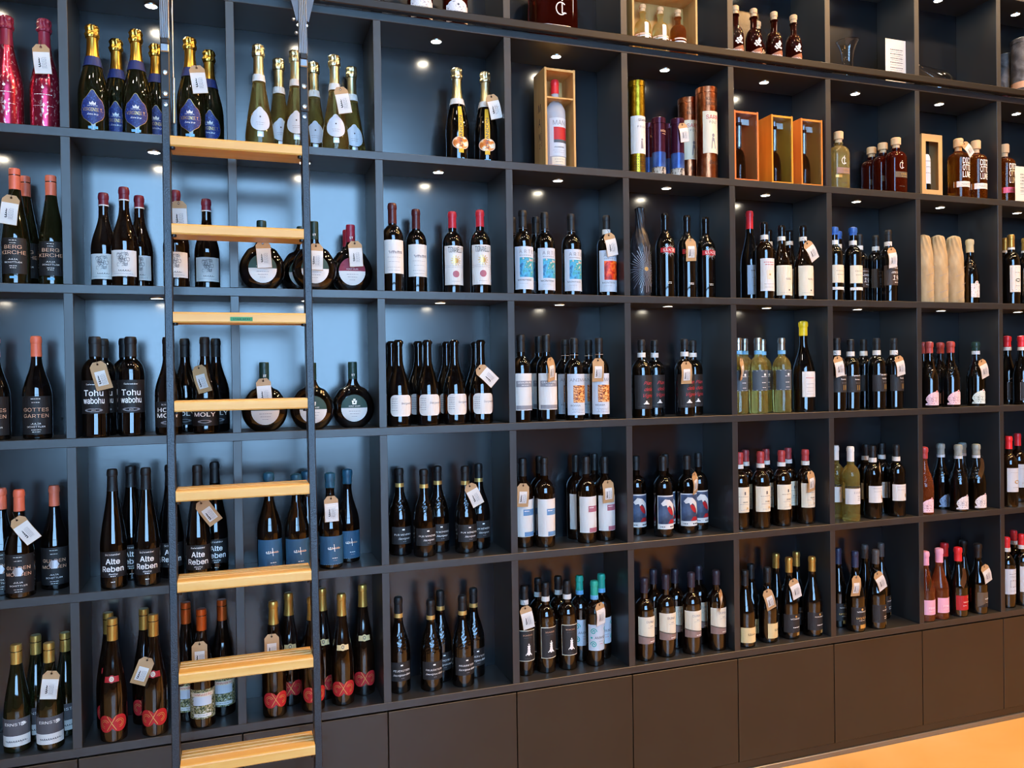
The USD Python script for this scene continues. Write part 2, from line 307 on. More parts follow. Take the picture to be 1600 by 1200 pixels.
for sx in (-1, 1):
    tri = Polygon([(0, 2.80), (.006, 2.797), (.027, 2.885), (.027, 2.96), (0, 2.96)])
    m = extrude(tri, .012); m.vertices = np.stack([lx1+sx*(.013+m.vertices[:, 0]), Yl(m.vertices[:, 1])+m.vertices[:, 2]-.004, m.vertices[:, 1]], 1); m.fix_normals(); part(lad, 'bracket_plate', m, _m['steel_plate'])
    if sx > 0:
        m2 = m.copy(); m2.vertices[:, 0] += lx0-lx1; m2.vertices[:, 2] += .06; part(lad, 'bracket_plate', m2, _m['steel_plate'])
for zb, xo in ((2.80, -.028), (2.757, -.02)):
    b = trimesh.creation.icosphere(2, .006); b.apply_translation([lx1+xo, Yl(zb)-.005, zb]); part(lad, 'bolt', b, _m['zinc'], True)
part(lad, 'lock_rod', tube([(lx0+.021, Yl(z)+.02, z) for z in np.linspace(2.46, 2.84, 6)], .0028, 8), _m['aluminium'], True)
part(lad, 'rod_sleeve', tube([(lx0+.0215, Yl(z)+.02, z) for z in np.linspace(2.44, 2.58, 4)], .005, 8), _m['zinc'], True)
TZ = [2.3596-.2657*k for k in range(9)]
for k, z in enumerate(TZ):
    y0 = Yl(z)-.022; dp = .108
    pr = [(0, .004), (.004, 0), (dp-.003, 0), (dp, .003), (dp, .032)]
    top = []
    for g in (.088, .066, .044):
        top += [(g+.004, .032), (g+.0025, .028), (g-.0025, .028), (g-.004, .032)]
    pr += top+[(.006, .032), (.0015, .030), (0, .026)]
    m = extrude(Polygon(pr), lx1-lx0-rw-.001); v = m.vertices.copy()
    m.vertices = np.stack([lx0+rw/2+.0005+v[:, 2], y0+v[:, 0], z+v[:, 1]], 1); m.fix_normals()
    part(lad, 'tread', m, _m['pine'])
    for x in (lx0+rw/2+.006, lx1-rw/2-.006):
        b = lathe([(0, -.008), (.007, -.008), (.008, -.006), (.008, -.0005), (0, -.0005)], 12); b.apply_translation([x, y0+.012, z]); part(lad, 'tread_bolt', b, _m['black_plastic'], True)
zs3 = TZ[2]; st = box(.472, .537, Yl(zs3)-.0226, Yl(zs3)-.0221, zs3+.006, zs3+.018); sp_ = part(lad, 'safety_sticker', st, _m['sticker_green'])
m = meshkit.text_mesh('STAHLWERK', .006, .0003); v = m.vertices.copy(); m.vertices = np.stack([.480+v[:, 0], Yl(zs3)-.0227-v[:, 2], zs3+.0085+v[:, 1]], 1); part(sp_, 'lettering', m, _m['ink'])

# ------------------------------------------------------------------ bottle shapes
def curve(t, kind):
    if kind == 'bordeaux': return (1-t**2.3)**.9
    if kind == 'burgundy': return .5+.5*math.cos(PI*t)
    if kind == 'flute': return .55*(1-t)+.45*(.5+.5*math.cos(PI*t))
    if kind == 'champagne': return .72*(.5+.5*math.cos(PI*t))+.28*(1-t)
    if kind == 'cone': return .3*(.5+.5*math.cos(PI*t))+.7*(1-t)
    if kind == 'square': return (1-t**3.2)**.6
SHAPE = dict(bordeaux=(.60, .755), burgundy=(.40, .80), flute=(.36, .86), champagne=(.36, .80), cone=(.10, .74), square=(.60, .72))
def profile(shape, H, R, rn=.0142, lip=True, taper=1.0, z0f=None, z1f=None):
    a, b = SHAPE[shape]; za, zb = H*(z0f or a), H*(z1f or b)
    P = [(0, .006), (R*.55, .002), (R*taper*.88, 0), (R*taper*.975, .003), (R*taper, .010)]
    P += [(R*(taper+(1-taper)*k/4), .010+(za-.010)*k/4) for k in range(1, 5)]
    n = 14
    P += [(rn*1.04+(R-rn*1.04)*curve(k/n, shape), za+(zb-za)*k/n) for k in range(1, n+1)]
    if lip: P += [(rn, H-.022), (rn+.0014, H-.021), (rn+.0014, H-.008), (rn+.0002, H-.006), (rn*.95, H-.0012), (rn*.85, H), (0, H)]
    else: P += [(rn, H-.003), (rn*.9, H), (0, H)]
    return P
def rad_at(P, z):
    p = np.array(P[3:]); p = p[np.argsort(p[:, 1], kind='stable')]
    return np.interp(z, p[:, 1], p[:, 0])
def cut_cells(poly, su, sv):
    x0, y0, x1, y1 = poly.bounds; out = []
    nx = max(1, int(math.ceil((x1-x0)/su))); ny = max(1, int(math.ceil((y1-y0)/sv)))
    for i in range(nx):
        for j in range(ny):
            c = sbox(x0+(x1-x0)*i/nx, y0+(y1-y0)*j/ny, x0+(x1-x0)*(i+1)/nx, y0+(y1-y0)*(j+1)/ny)
            g = poly.intersection(c)
            for q in getattr(g, 'geoms', [g]):
                if q.geom_type == 'Polygon' and q.area > 1e-9: out.append(q)
    return out
def tri_poly(poly, su=.007, sv=.5):
    V, Fc = [], []; n = 0
    for q in cut_cells(poly, su, sv):
        v, f = trimesh.creation.triangulate_polygon(q, engine='earcut')
        v = np.asarray(v); f = np.asarray(f)
        a = v[f]; cr = (a[:, 1, 0]-a[:, 0, 0])*(a[:, 2, 1]-a[:, 0, 1])-(a[:, 1, 1]-a[:, 0, 1])*(a[:, 2, 0]-a[:, 0, 0])
        f = np.where(cr[:, None] < 0, f[:, ::-1], f)
        V.append(v); Fc.append(f+n); n += len(v)
    return np.vstack(V), np.vstack(Fc)
class Surf:
    """front surface of a bottle or box: maps (u, z, off) to a point."""
    def __init__(s, kind, P=None, R=.04, fn=None): s.kind, s.P, s.R, s.fn = kind, P, R, fn
    def __call__(s, u, z, off):
        if s.fn: return s.fn(u, z, off)
        r = rad_at(s.P, z); a = u/s.R
        return np.stack([(r+off)*np.sin(a), -(r+off)*np.cos(a), z], 1)
    def wrap(s, V2, Fc, off): return trimesh.Trimesh(s(V2[:, 0], V2[:, 1], np.full(len(V2), off)), Fc, process=False)
    def wrap3(s, m): return trimesh.Trimesh(s(m.vertices[:, 0], m.vertices[:, 1], m.vertices[:, 2]), m.faces, process=False)

# label elements: each is (kind, material, payload)
def rect(w, z0, z1, u=0.0): return sbox(u-w/2, z0, u+w/2, z1)
def rrect(w, z0, z1, r, u=0.0): return sbox(u-w/2+r, z0+r, u+w/2-r, z1-r).buffer(r, quad_segs=4)
def disc(r, z, u=0.0, k=1.0): return affinity.scale(Point(u, z).buffer(r, quad_segs=8), 1, k)
_tx = {}
def text2(s, h, u=0.0, z=0.0, bold=False, slant=0.0, wmax=None, vert=False, stretch=1.0):
    k = (s, h, bold)
    if k not in _tx: _tx[k] = meshkit.text_mesh(s, h, .0002, bold)
    m = _tx[k].copy(); v = m.vertices.copy(); v[:, 0] *= stretch
    w = v[:, 0].max()-v[:, 0].min(); v[:, 0] -= v[:, 0].min()+w/2
    if wmax and w > wmax: v[:, 0] *= wmax/w
    v[:, 0] += slant*v[:, 1]; v[:, 1] -= h/2
    if vert: v = np.stack([-v[:, 1], v[:, 0], v[:, 2]], 1)
    v[:, 0] += u; v[:, 1] += z
    return trimesh.Trimesh(v, m.faces, process=False)
def dashes(w, z, h=.0014, seed=0, u=0.0):
    rg = random.Random(int(w*1e5+z*1e5)+seed); x = -w/2; out = []
    while x < w/2-.002:
        l = min(rg.uniform(.003, .009), w/2-x); out.append(sbox(u+x, z-h/2, u+x+l, z+h/2)); x += l+.0016
    return unary_union(out)
CROWN = Polygon([(-.009, 0), (-.010, .009), (-.005, .005), (0, .011), (.005, .005), (.010, .009), (.009, 0)])
KING = unary_union([sbox(-.013, 0, .013, .005), Polygon([(-.011, .005), (.011, .005), (.0065, .012), (.0045, .026), (-.0045, .026), (-.0065, .012)]), sbox(-.006, .026, .006, .029), Polygon([(-.004, .029), (.004, .029), (.006, .038), (-.006, .038)]), sbox(-.001, .038, .001, .046), sbox(-.003, .041, .003, .0435)])
def spiral(cx, cz, r, turns, flip=1):
    a = np.linspace(0, turns*2*PI, 28); rr = r*(1-a/a[-1]*.85)
    return LineString(np.stack([cx+flip*rr*np.cos(a), cz+rr*np.sin(a)], 1)).buffer(.0016, quad_segs=2)
def sketch_lines(seed, w, z0, z1, n=7, th=.0006):
    rg = random.Random(seed); out = []
    for _ in range(n):
        cx, cz = rg.uniform(-w/3, w/3), rg.uniform(z0+.01, z1-.01); r = rg.uniform(.0025, .008); a0 = rg.uniform(0, 6)
        a = np.linspace(a0, a0+rg.uniform(2, 5.5), 12)
        out.append(LineString(np.stack([cx+r*np.cos(a)*1.1, cz+r*.8*np.sin(a)+.002*np.sin(3*a)], 1)).buffer(th, quad_segs=1))
    return unary_union(out)
def script_line(u, z, w, h, seed=0, th=.0009):
    rg = random.Random(seed); n = max(3, int(w/.006)); x = np.linspace(-w/2, w/2, n*8); ph = np.linspace(0, n*2*PI, n*8)
    y = h*.5*np.sin(ph)*np.interp(x, np.linspace(-w/2, w/2, n), [rg.uniform(.35, 1) for _ in range(n)])
    return LineString(np.stack([u+x+.3*y+.002*np.cos(ph), z+y], 1)).buffer(th, quad_segs=1)

KINDS = {}
class Kind:
    def __init__(k, key, desc, group, name='wine_bottle', cat='bottle', **kw): k.key, k.desc, k.group, k.name, k.cat, k.kw, k.root, k.flat = key, desc, group, name, cat, kw, None, None; KINDS[key] = k
    def surf(k):
        kw = k.kw; return Surf('lathe', k.P, kw['R'])
    def build(k, path):
        kw = k.kw; H, R = kw['H'], kw['R']
        if kw.get('elf'): kw['els'] = kw['elf'](H)
        if 'maker' in kw: kw['maker'](path, k); return
        k.P = P = profile(kw['shape'], H, R, kw.get('rn', .0142), kw.get('lip', True), kw.get('taper', 1.0), kw.get('z0f'), kw.get('z1f'))
        gl = kw.get('gname', 'glass_body'); wob = None
        if kw.get('relief'):
            lo, hi = kw['relief']
            def wob(r, th, z):
                q = np.stack([np.sin(th)*9+0*z, np.cos(th)*9+0*z, z*190], -1)
                w = np.clip((z-lo*H)/.012, 0, 1)*np.clip((hi*H-z)/.012, 0, 1)
                return w*.0042*(meshkit.fbm(q, 2, 5)-.45)
            zz = sorted(set([p[1] for p in P[3:-6]]+list(np.arange(lo*H, hi*H, .003))))
            P2 = P[:3]+[(rad_at(P, z), z) for z in zz]+P[-6:]
            part(path, gl, lathe(P2, 64, wob), _m[kw['glass']], True)
        else: part(path, gl, lathe(P, kw.get('n', 40)), _m[kw['glass']], True)
        if 'cap' in kw: k.cap(path, P, *kw['cap'])
        for el in kw.get('neck', []):
            mat, a, b = el[:3]; z0, z1 = a*H, b*H
            zs = np.linspace(z0, z1, 5); o = el[3] if len(el) > 3 else .0016
            part(path, el[4] if len(el) > 4 else 'neck_band', lathe([(rad_at(P, z0), z0)]+[(rad_at(P, z)+o, z) for z in zs]+[(rad_at(P, z1), z1)], 32), _m[mat], True)
        k.labels(path, k.surf(), H, kw.get('els', []))
    def labels(k, path, S, H, els):
        cur = None; acc = {}
        def flush():
            for (nm, mat), ms in acc.items(): part(cur or path, nm, cat(ms), _m[mat])
            acc.clear()
        for el in els:
            t = el[0]
            if t == 'L':      # label sheet: ('L', mat, polygon, name)
                flush(); v, f = tri_poly(el[2], .006, .010 if k.kw.get('curved', True) else .5)
                cur = part(path, el[3] if len(el) > 3 else 'label', S.wrap(v, f, .0006), _m[el[1]], True)
            elif t == 'P':    # printed patch on the label
                v, f = tri_poly(el[2], .006, .012); part(cur or path, el[3] if len(el) > 3 else 'print', S.wrap(v, f, .0009+(el[4] if len(el) > 4 else 0)), _m[el[1]], True)
            elif t == 'T':    # lettering
                m = el[2]; m.vertices[:, 2] += .0011; acc.setdefault(('lettering', el[1]), []).append(S.wrap3(m))
            elif t == 'F':    # fine print
                v, f = tri_poly(el[2], .02, .5); acc.setdefault(('lettering', el[1]), []).append(S.wrap(v, f, .0012))
        flush()
    def cap(k, path, P, mat, z0f, style='foil'):
        H = k.kw['H']; z0 = z0f*H; o = .0008; rn = k.kw.get('rn', .0142)
        if style == 'screw':
            r = max(rn+.0018, .0150); pr = [(r-.001, z0), (r, z0+.0005), (r, H-.022), (r-.0006, H-.021), (r-.0006, H-.019), (r, H-.018), (r, H-.006), (r-.0005, H), (r-.002, H+.0015), (0, H+.0015)]
            part(path, 'capsule', lathe(pr, 32), _m[mat], True); return
        zs = list(np.linspace(z0, H-.024, 7))
        pr = [(rad_at(P, z0), z0)]+[(rad_at(P, z)+o, z) for z in zs]
        if style == 'champ':
            e = .0022
            pr += [(rn+o+.0006, H-.040)] if z0 < H-.045 else []
            pr = [p for p in pr if p[1] <= H-.040]+[(rn+.004, H-.038), (rn+.0055, H-.032), (rn+.0045, H-.026), (rn+.0035, H-.018), (rn+.0045, H-.010), (rn+.004, H-.004), (rn+.001, H+.001), (0, H+.0015)]
            def wob(r, th, z):
                q = np.stack([np.sin(th)*2.6+0*z, np.cos(th)*2.6+0*z, z*70], -1); w = np.clip((z-(H-.042))/.006, 0, 1)*np.clip((H+.001-z)/.003, .2, 1)
                return w*(.0075*(meshkit.fbm(q*1.6, 2, 3)-.5)+.0014*np.sin(th*9))*np.minimum(r/.01, 1)
            # denser rings in the wrinkled head
            zz = sorted(set([p[1] for p in pr[:-1]]+list(np.linspace(H-.04, H-.002, 14)))); rr = np.interp(zz, [p[1] for p in pr[:-1]], [p[0] for p in pr[:-1]])
            part(path, 'foil_capsule', lathe([(rad_at(P, z0), z0)]+list(zip(rr, zz))+[(0, H+.0012)], 36, wob), _m[mat], True); return
        if style == 'wax':
            rg = np.linspace(0, 1, 8); pr = [(rad_at(P, z0), z0), (rad_at(P, z0)+.002, z0+.002)]+[(rad_at(P, z)+.0022, z) for z in np.linspace(z0+.004, H-.024, 5)]+[(rn+.0045, H-.020), (rn+.0048, H-.008), (rn+.003, H), (rn*.6, H+.0035), (0, H+.004)]
            def wob(r, th, z): return np.where(z < z0+.006, .0008*np.sin(th*3), 0)
            part(path, 'wax_capsule', lathe(pr, 32, wob), _m[mat], True); return
        pr += [(rn+o, H-.0225), (rn+.0014+o, H-.0205), (rn+.0014+o, H-.009), (rn+.0004+o, H-.006), (rn*.96+o, H-.0008), (rn*.8, H+.0008), (0, H+.0008)]
        part(path, 'capsule', lathe(pr, 32), _m[mat], True)

def L(mat, poly, name='label'): return ('L', mat, poly, name)
def Pp(mat, poly, name='print', o=0.0): return ('P', mat, poly, name, o)
def T(mat, s, h, z, u=0.0, **k): return ('T', mat, text2(s, h, u, z, **k))
def Fp(mat, poly): return ('F', mat, poly)
def lines(mat, w, zs, h=.0014, u=0.0): return Fp(mat, unary_union([dashes(w*(1-.18*(i % 2)), z, h, i, u) for i, z in enumerate(zs)]))
def K(key, desc, group, shape, H, R, glass, cap=None, els=None, **kw):
    Kind(key, desc, group, shape=shape, H=H, R=R, glass=glass, elf=els, **({'cap': cap} if cap else {}), **kw)
CH = dict(name='sparkling_wine_bottle')
# --- second row: sparkling wines
K('pinkfoil', 'pink metallic sparkling wine bottle with white flecks', 'pink flecked sparkling wine bottles', 'champagne', .325, .0435, 'pink_foil', ('cap_wine', .74, 'champ'), lambda h: [Fp('ink_white', unary_union([dashes(.05, .30*h, .002), dashes(.06, .20*h, .0012), disc(.004, .36*h)]))], rn=.0155, **CH)
SPADE = Polygon([(0, .128), (.004, .126), (.009, .117), (.018, .104), (.028, .095), (.033, .082), (.036, .066), (.034, .050), (.027, .038), (.013, .028), (0, .018), (-.013, .028), (-.027, .038), (-.034, .050), (-.036, .066), (-.033, .082), (-.028, .095), (-.018, .104), (-.009, .117), (-.004, .126)])
K('goldblue', 'champagne bottle with gold foil and blue spade-shaped label', 'blue-labelled champagne bottles', 'champagne', .325, .0445, 'glass_olive', ('foil_gold', .70, 'champ'),
  lambda h: [L('ink_gold', SPADE.buffer(.0008)), Pp('blueprint', SPADE.buffer(-.0002)), Pp('paper_white', affinity.translate(affinity.scale(CROWN, .95, 1.1), 0, .081), 'print', .0004), lines('ink_white', .030, [.078], .001), T('ink_gold', 'VIRGINIE T.', .0105, .066, wmax=.058), T('ink_white', 'Extra Brut', .005, .051, slant=.3),
             L('paper_sky', unary_union([sbox(-.014, .006, -.002, .014), sbox(.002, .006, .014, .014)]), 'base_label')],
  neck=[('paper_royal', .615, .705, .002, 'collar')], rn=.0155, **CH)
K('palecone', 'pale gold sparkling wine bottle with round white label', 'pale gold sparkling wine bottles', 'cone', .32, .047, 'glass_gold', ('foil_pale', .70, 'champ'),
  lambda h: [L('paper_cool', unary_union([disc(.036, .080), disc(.013, .110)]).buffer(.002).simplify(.0004)), lines('ink_light', .030, [.070, .063], .0012), Fp('ink_grey', disc(.003, .090)), L('ink_silver', sbox(-.010, .022, .010, .040), 'emblem'), L('foil_gold', disc(.004, .098, -.034), 'seal')],
  neck=[('paper_white', .635, .705, .002, 'collar')], rn=.0155, **CH)
OVAL = affinity.scale(Point(0, .066).buffer(.0335, quad_segs=10), 1, .72)
K('ribbon', 'dark sparkling wine bottle with yellow ribbon and orange-fruit label', 'yellow-ribbon sparkling wine bottles', 'champagne', .325, .0435, 'glass_black', ('foil_pale', .665, 'champ'),
  lambda h: [L('paper_peach', OVAL), Pp('pic_oranges', OVAL.buffer(-.003), 'picture'), L('paper_yellow', rect(.019, .030, .202), 'ribbon'), T('ink_grey', 'CHANDON', .011, .110, vert=True, stretch=1.5), L('paper_sky', unary_union([sbox(-.012, .006, -.002, .013), sbox(.002, .006, .012, .013)]), 'base_label')],
  neck=[('paper_white', .61, .675, .002, 'collar')], rn=.0155, **CH)
# --- third row
K('bergk', 'slender dark bottle with orange screw cap and black label', 'orange-capped slender bottles', 'flute', .325, .0385, 'glass_olive', ('cap_salmon', .78, 'screw'),
  lambda h: [L('paper_black', rect(.080, .030, .140)), T('ink_copper', 'BERG', .011, .112, stretch=1.3), T('ink_copper', 'KIRCHE', .011, .095, stretch=1.3), T('ink_white', 'JULIA', .0045, .074, stretch=1.4), T('ink_white', 'SCHITTLER', .0045, .065, stretch=1.4), lines('ink_white', .020, [.132, .124, .054, .048], .0016), L('paper_sky', rect(.02, .016, .023), 'base_label')])
K('sketch', 'red wine bottle with dark red capsule and sketched white label', 'bottles with sketched white labels', 'burgundy', .300, .0405, 'glass_brown', ('cap_darkred', .875, 'foil'),
  lambda h: [L('paper_white', rect(.088, .030, .112)), Fp('ink_grey', sketch_lines(3, .034, .056, .112, 30, .0004)), Fp('ink', script_line(.002, .048, .034, .007, 4, .0005)), lines('ink_light', .06, [.038], .001)], neck=[('paper_white', .862, .875)])
def bocks(path, k):
    """flattened round flask: outline a(z), thickness b(z)."""
    H = k.kw['H']; Rb, zc = .0745, .0665
    zs = np.r_[np.linspace(0.0, .012, 4), np.linspace(.018, .150, 24), .16, .17]; rn = .0148
    def ax(z): return np.maximum(np.sqrt(np.maximum(Rb**2-(z-zc)**2, 1e-6)), rn+.0009*0)+np.where(z > .11, .010*np.exp(-((z-.138)/.014)**2), 0)
    def ay(z): return np.maximum(.0355*np.sqrt(np.clip(1-((z-zc)/(Rb+.004))**2, 0, 1))**.8, rn)
    n = 48; th = np.arange(n)/n*2*PI
    def ring(z):
        a, b = float(ax(np.array(z))), float(ay(np.array(z))); e = 2/2.25
        return np.stack([a*np.sign(np.sin(th))*np.abs(np.sin(th))**e, -b*np.sign(np.cos(th))*np.abs(np.cos(th))**e, np.full(n, z)], 1)
    V = [np.array([[0, 0, 0.0]])]+[ring(z) for z in zs]+[np.stack([rn*np.sin(th), -rn*np.cos(th), np.full(n, H-.004)], 1), np.array([[0, 0, H-.004]])]
    V = np.vstack(V); f = []; m = len(zs)+1
    for i in range(n): f.append([0, 1+(i+1) % n, 1+i])
    for r in range(m-1):
        for i in range(n):
            a, b = 1+r*n+i, 1+r*n+(i+1) % n; f += [[a, b, b+n], [a, b+n, a+n]]
    last = len(V)-1; o = 1+(m-1)*n
    for i in range(n): f.append([o+i, o+(i+1) % n, last])
    part(path, 'glass_body', trimesh.Trimesh(V, f, process=False), _m[k.kw['glass']], True)
    k.P = None
    k.cap(path, [(0, 0), (0, 0), (0, 0), (rn, 0.0), (rn, H)], k.kw['capm'], .74, 'screw')
    def fn(u, z, off):
        a, b = ax(z), ay(z); q = np.clip(np.abs(u)/a, 0, .999)
        return np.stack([u, -(b*(1-q**2.25)**(1/2.25))-off, z], 1)
    k.labels(path, Surf('fn', fn=fn), H, k.kw['els2'])
    s = meshkit.text_mesh(k.kw['capt'], .007, .0003, True); v = s.vertices; v[:, 0] -= v[:, 0].max()/2
    Sc = Surf('lathe', [(0, 0), (0, 0), (0, 0), (.0168, 0), (.0168, H)], .0168)
    part(path, 'cap_lettering', Sc.wrap3(trimesh.Trimesh(np.stack([v[:, 0], v[:, 1]+H*.79, v[:, 2]+.0002], 1), s.faces, process=False)), _m['ink_white'])
def BK(key, desc, grp, capm, topc, capt):
    d = disc(.046, .066)
    Kind(key, desc, grp, name='round_flask_bottle', maker=bocks, H=.222, R=.0755, RY=.0385, glass='glass_black', capm=capm, capt=capt, els2=[L('paper_white', d), Pp(topc, d.intersection(sbox(-.06, .067, .06, .13))), T('ink_white', 'HORST SAUER', .0042, .073), Fp('ink_white', unary_union([Polygon([(-.007, .079), (.007, .079), (.009, .092), (-.009, .092)]).difference(disc(.003, .086)), sbox(-.004, .093, .004, .098)])), lines('ink_light', .040, [.056, .047], .0016), lines('ink_light', .02, [.038], .0013)])
BK('bockg', 'flat round black flask with green cap and green-white label', 'green-capped flat round flasks', 'cap_green', 'paper_green', 'ST')
BK('bockr', 'flat round black flask with dark red cap and red-white label', 'red-capped flat round flasks', 'cap_wine', 'paper_wine', 'ST')
K('castle', 'red wine bottle with maroon capsule and engraved cream label', 'bottles with engraved cream labels', 'bordeaux', .305, .0378, 'glass_black', ('cap_maroon', .77, 'foil'),
  lambda h: [L('paper_white', rect(.088, .20*h, .575*h)), Fp('ink_light', unary_union([sbox(-.02, .44*h-.006, .03, .44*h+.004).difference(unary_union([sbox(-.02+.006*i, .44*h-.006, -.017+.006*i, .44*h) for i in range(8)]))])), lines('ink_light', .05, [.38*h, .33*h, .27*h, .235*h], .001), L('ink_gold', disc(.006, .86*h), 'cap_emblem')])
K('tig', 'red wine bottle with red capsule and sun-emblem white label', 'red-capsuled bottles with sun emblem', 'bordeaux', .303, .0378, 'glass_black', ('cap_red', .80, 'foil'),
  lambda h: [L('paper_white', rect(.090, .105*h, .575*h)), T('ink', 'TIGNANELLO', .020, .525*h, wmax=.058), Fp('ink_gold', unary_union([disc(.010, .395*h)]+[LineString([(.012*math.cos(a), .395*h+.012*math.sin(a)), (.018*math.cos(a), .395*h+.018*math.sin(a))]).buffer(.0015) for a in np.arange(12)/12*2*PI])), Fp('ink_light', unary_union([dashes(.085, .335*h, .0008), dashes(.085, .315*h, .0008, 2)])), Pp('paper_mauve', disc(.0125, .235*h), 'wax_seal'), lines('ink_light', .03, [.15*h], .001)])
def art(pic, tag): return lambda h: [L('paper_cool', rect(.092, .055*h, .56*h)), T('ink_light', 'A R T E', .013, .50*h, .004), lines('ink_light', .05, [.455*h], .002), Pp(pic, sbox(-.024, .20*h, .044, .43*h), 'picture'), T('ink_grey', 'MONTESI', .006, .165*h, -.006, stretch=1.4), lines('ink_light', .03, [.125*h], .001, -.01)]
K('art', 'red wine bottle with black capsule and blue painting label', 'bottles with blue painting labels', 'bordeaux', .305, .0378, 'glass_black', ('cap_black', .80, 'foil'), art('pic_painting', 1), neck=[('ink_grey', .782, .788)])
K('artor', 'red wine bottle with black capsule and orange picture label', 'bottles with orange picture labels', 'bordeaux', .305, .0378, 'glass_black', ('cap_black', .83, 'foil'), art('pic_orange', 1), neck=[('paper_white', .765, .825)])
def tissue_bottle(path, k):
    kw = k.kw; H, R = kw['H'], kw['R']; P = k.P = kw['prof']
    def wob(r, th, z):
        q = np.stack([np.sin(th)*2.2+z*6, np.cos(th)*2.2, z*16], -1)
        return (.30*r*(meshkit.fbm(q, 3, kw.get('seed', 2))-.5)*.55+.0016*np.sin(th*11+z*90)*np.clip(z/H*1.6-.4, 0, 1))*np.minimum(r/.01, 1)
    zz = np.linspace(0, H-.006, 46); pr = [(0, .001)]+[(float(rad_at([(0, 0)]*3+list(P), z)), z) for z in zz]+[(P[-1][0]*.5, H), (0, H+.001)]
    part(path, 'wrapping', lathe(pr, 56, wob), _m[kw['mat']], True)
    k.P = [(0, 0)]*3+[(r+.004, z) for r, z in P]
    k.labels(path, Surf('lathe', k.P, R), H, kw.get('els2', []))
SUNB = unary_union([Polygon([(.007*math.cos(a-.02), .105+.007*math.sin(a-.02)), (.007*math.cos(a+.02), .105+.007*math.sin(a+.02)), ((l+.001)*math.cos(a+.012), .105+1.35*l*math.sin(a+.012)), (l*math.cos(a-.008), .105+1.35*l*math.sin(a-.008))]) for a, l in [(i/44*2*PI, .060+.012*math.sin(i*2.3)) for i in range(44)]])
Kind('sunwrap', 'bottle wrapped in black tissue with silver sunburst', None, name='wrapped_bottle', maker=tissue_bottle, H=.345, R=.039, mat='tissue_black', seed=4, prof=[(.036, 0), (.039, .01), (.040, .10), (.0385, .20), (.030, .235), (.018, .262), (.0165, .32), (.0195, .338), (.016, .345)], els2=[L('sun_ray', SUNB, 'sunburst'), L('ink_gold', disc(.008, .105), 'sun_disc')])
BADGE = sbox(-.043, .178, .043, .196)
LRAY = unary_union([Polygon([(.010*math.cos(a-.09), .187+.010*math.sin(a-.09)), (.010*math.cos(a+.09), .187+.010*math.sin(a+.09)), (l*math.cos(a), .187+.85*l*math.sin(a))]) for a, l in [(i/22*2*PI, .031+.007*math.sin(i*3.1)) for i in range(22)]])
K('luce', 'black bottle with red band label and white sun rays', 'red band sunray bottles', 'bordeaux', .318, .0385, 'glass_black', ('cap_gloss', .70, 'foil'),
  lambda h: [L('ink_white', LRAY, 'sun_rays'), L('paper_scarlet', rect(.074, .178, .197), 'band_label'), Pp('paper_red', disc(.013, .1875), 'sun_disc', .0004), T('ink_white', 'LUCE', .010, .1875, stretch=1.4, bold=True), lines('ink_white', .022, [.060, .055], .002)])
K('redwax', 'tall red wine bottle with scarlet capsule and grey-blue label', None, 'burgundy', .345, .0405, 'glass_black', ('cap_brightred', .80, 'foil'),
  lambda h: [L('paper_bluegrey', rect(.070, .065*h, .39*h)), Fp('ink_grey', script_line(0, .33*h, .04, .006, 9)), lines('ink_grey', .03, [.25*h, .16*h], .0012)])
K('wlab', 'red wine bottle with white neck strip and tall white label', 'white-strip bottles with tall white labels', 'bordeaux', .300, .0385, 'glass_brown', ('cap_gloss', .85, 'foil'),
  lambda h: [L('paper_white', rect(.080, .10*h, .52*h)), lines('ink_red', .05, [.47*h, .44*h], .0022), Pp('paper_cream', sbox(-.014, .25*h, .014, .37*h)), Pp('ink_gold', disc(.004, .31*h)), lines('ink_light', .05, [.19*h, .15*h], .0012)], neck=[('paper_white', .775, .835)])
K('barolo', 'sloping red wine bottle with white neck strip and cream label', 'white-strip bottles with cream labels', 'burgundy', .298, .0410, 'glass_brown', ('cap_gloss', .85, 'foil'),
  lambda h: [L('paper_cream', rect(.092, .055*h, .455*h)), Fp('ink_grey', script_line(.006, .275*h, .026, .008, 5, .0006)), Fp('ink_grey', disc(.0035, .125*h, .008)), lines('ink_light', .06, [.09*h], .001)], neck=[('paper_white', .795, .85)], z1f=.79)
K('bluecap', 'red wine bottle with bright blue wax cap and white strips', 'blue-capped bottles', 'bordeaux', .300, .0378, 'glass_black', ('cap_blue', .895, 'wax'),
  lambda h: [L('paper_cream', rect(.080, .24*h, .48*h)), lines('ink_grey', .04, [.40*h, .35*h], .0014), L('paper_white', rect(.080, .145*h, .185*h), 'strip_label')], neck=[('paper_white', .765, .825)])
K('y192', 'red wine bottle with black capsule and brown numbered label', 'bottles with brown numbered labels', 'bordeaux', .303, .0378, 'glass_black', ('cap_black', .845, 'foil'),
  lambda h: [L('paper_brown', rect(.095, .225*h, .50*h)), T('ink_cream' if 0 else 'ink_white', '192', .020, .33*h, .012, slant=.15), lines('ink_white', .05, [.46*h, .41*h, .395*h], .0022, .008), lines('ink_white', .028, [.265*h], .0025, .012)], neck=[('paper_white', .775, .835)])
Kind('paperwrap', 'bottle wrapped in cream tissue paper with faint script', 'tissue-wrapped bottles', name='wrapped_bottle', maker=tissue_bottle, H=.295, R=.041, mat='tissue', seed=7, prof=[(.039, 0), (.0415, .008), (.0425, .09), (.0415, .16), (.038, .21), (.033, .25), (.0295, .272), (.026, .286), (.014, .295)], els2=[Fp('ink_light', unary_union([affinity.rotate(script_line(u, z, .03, .004, i, .0005), 22) for i, (u, z) in enumerate([(-.01, .05), (.015, .085), (-.012, .12), (.014, .155), (-.004, .02)])]))])
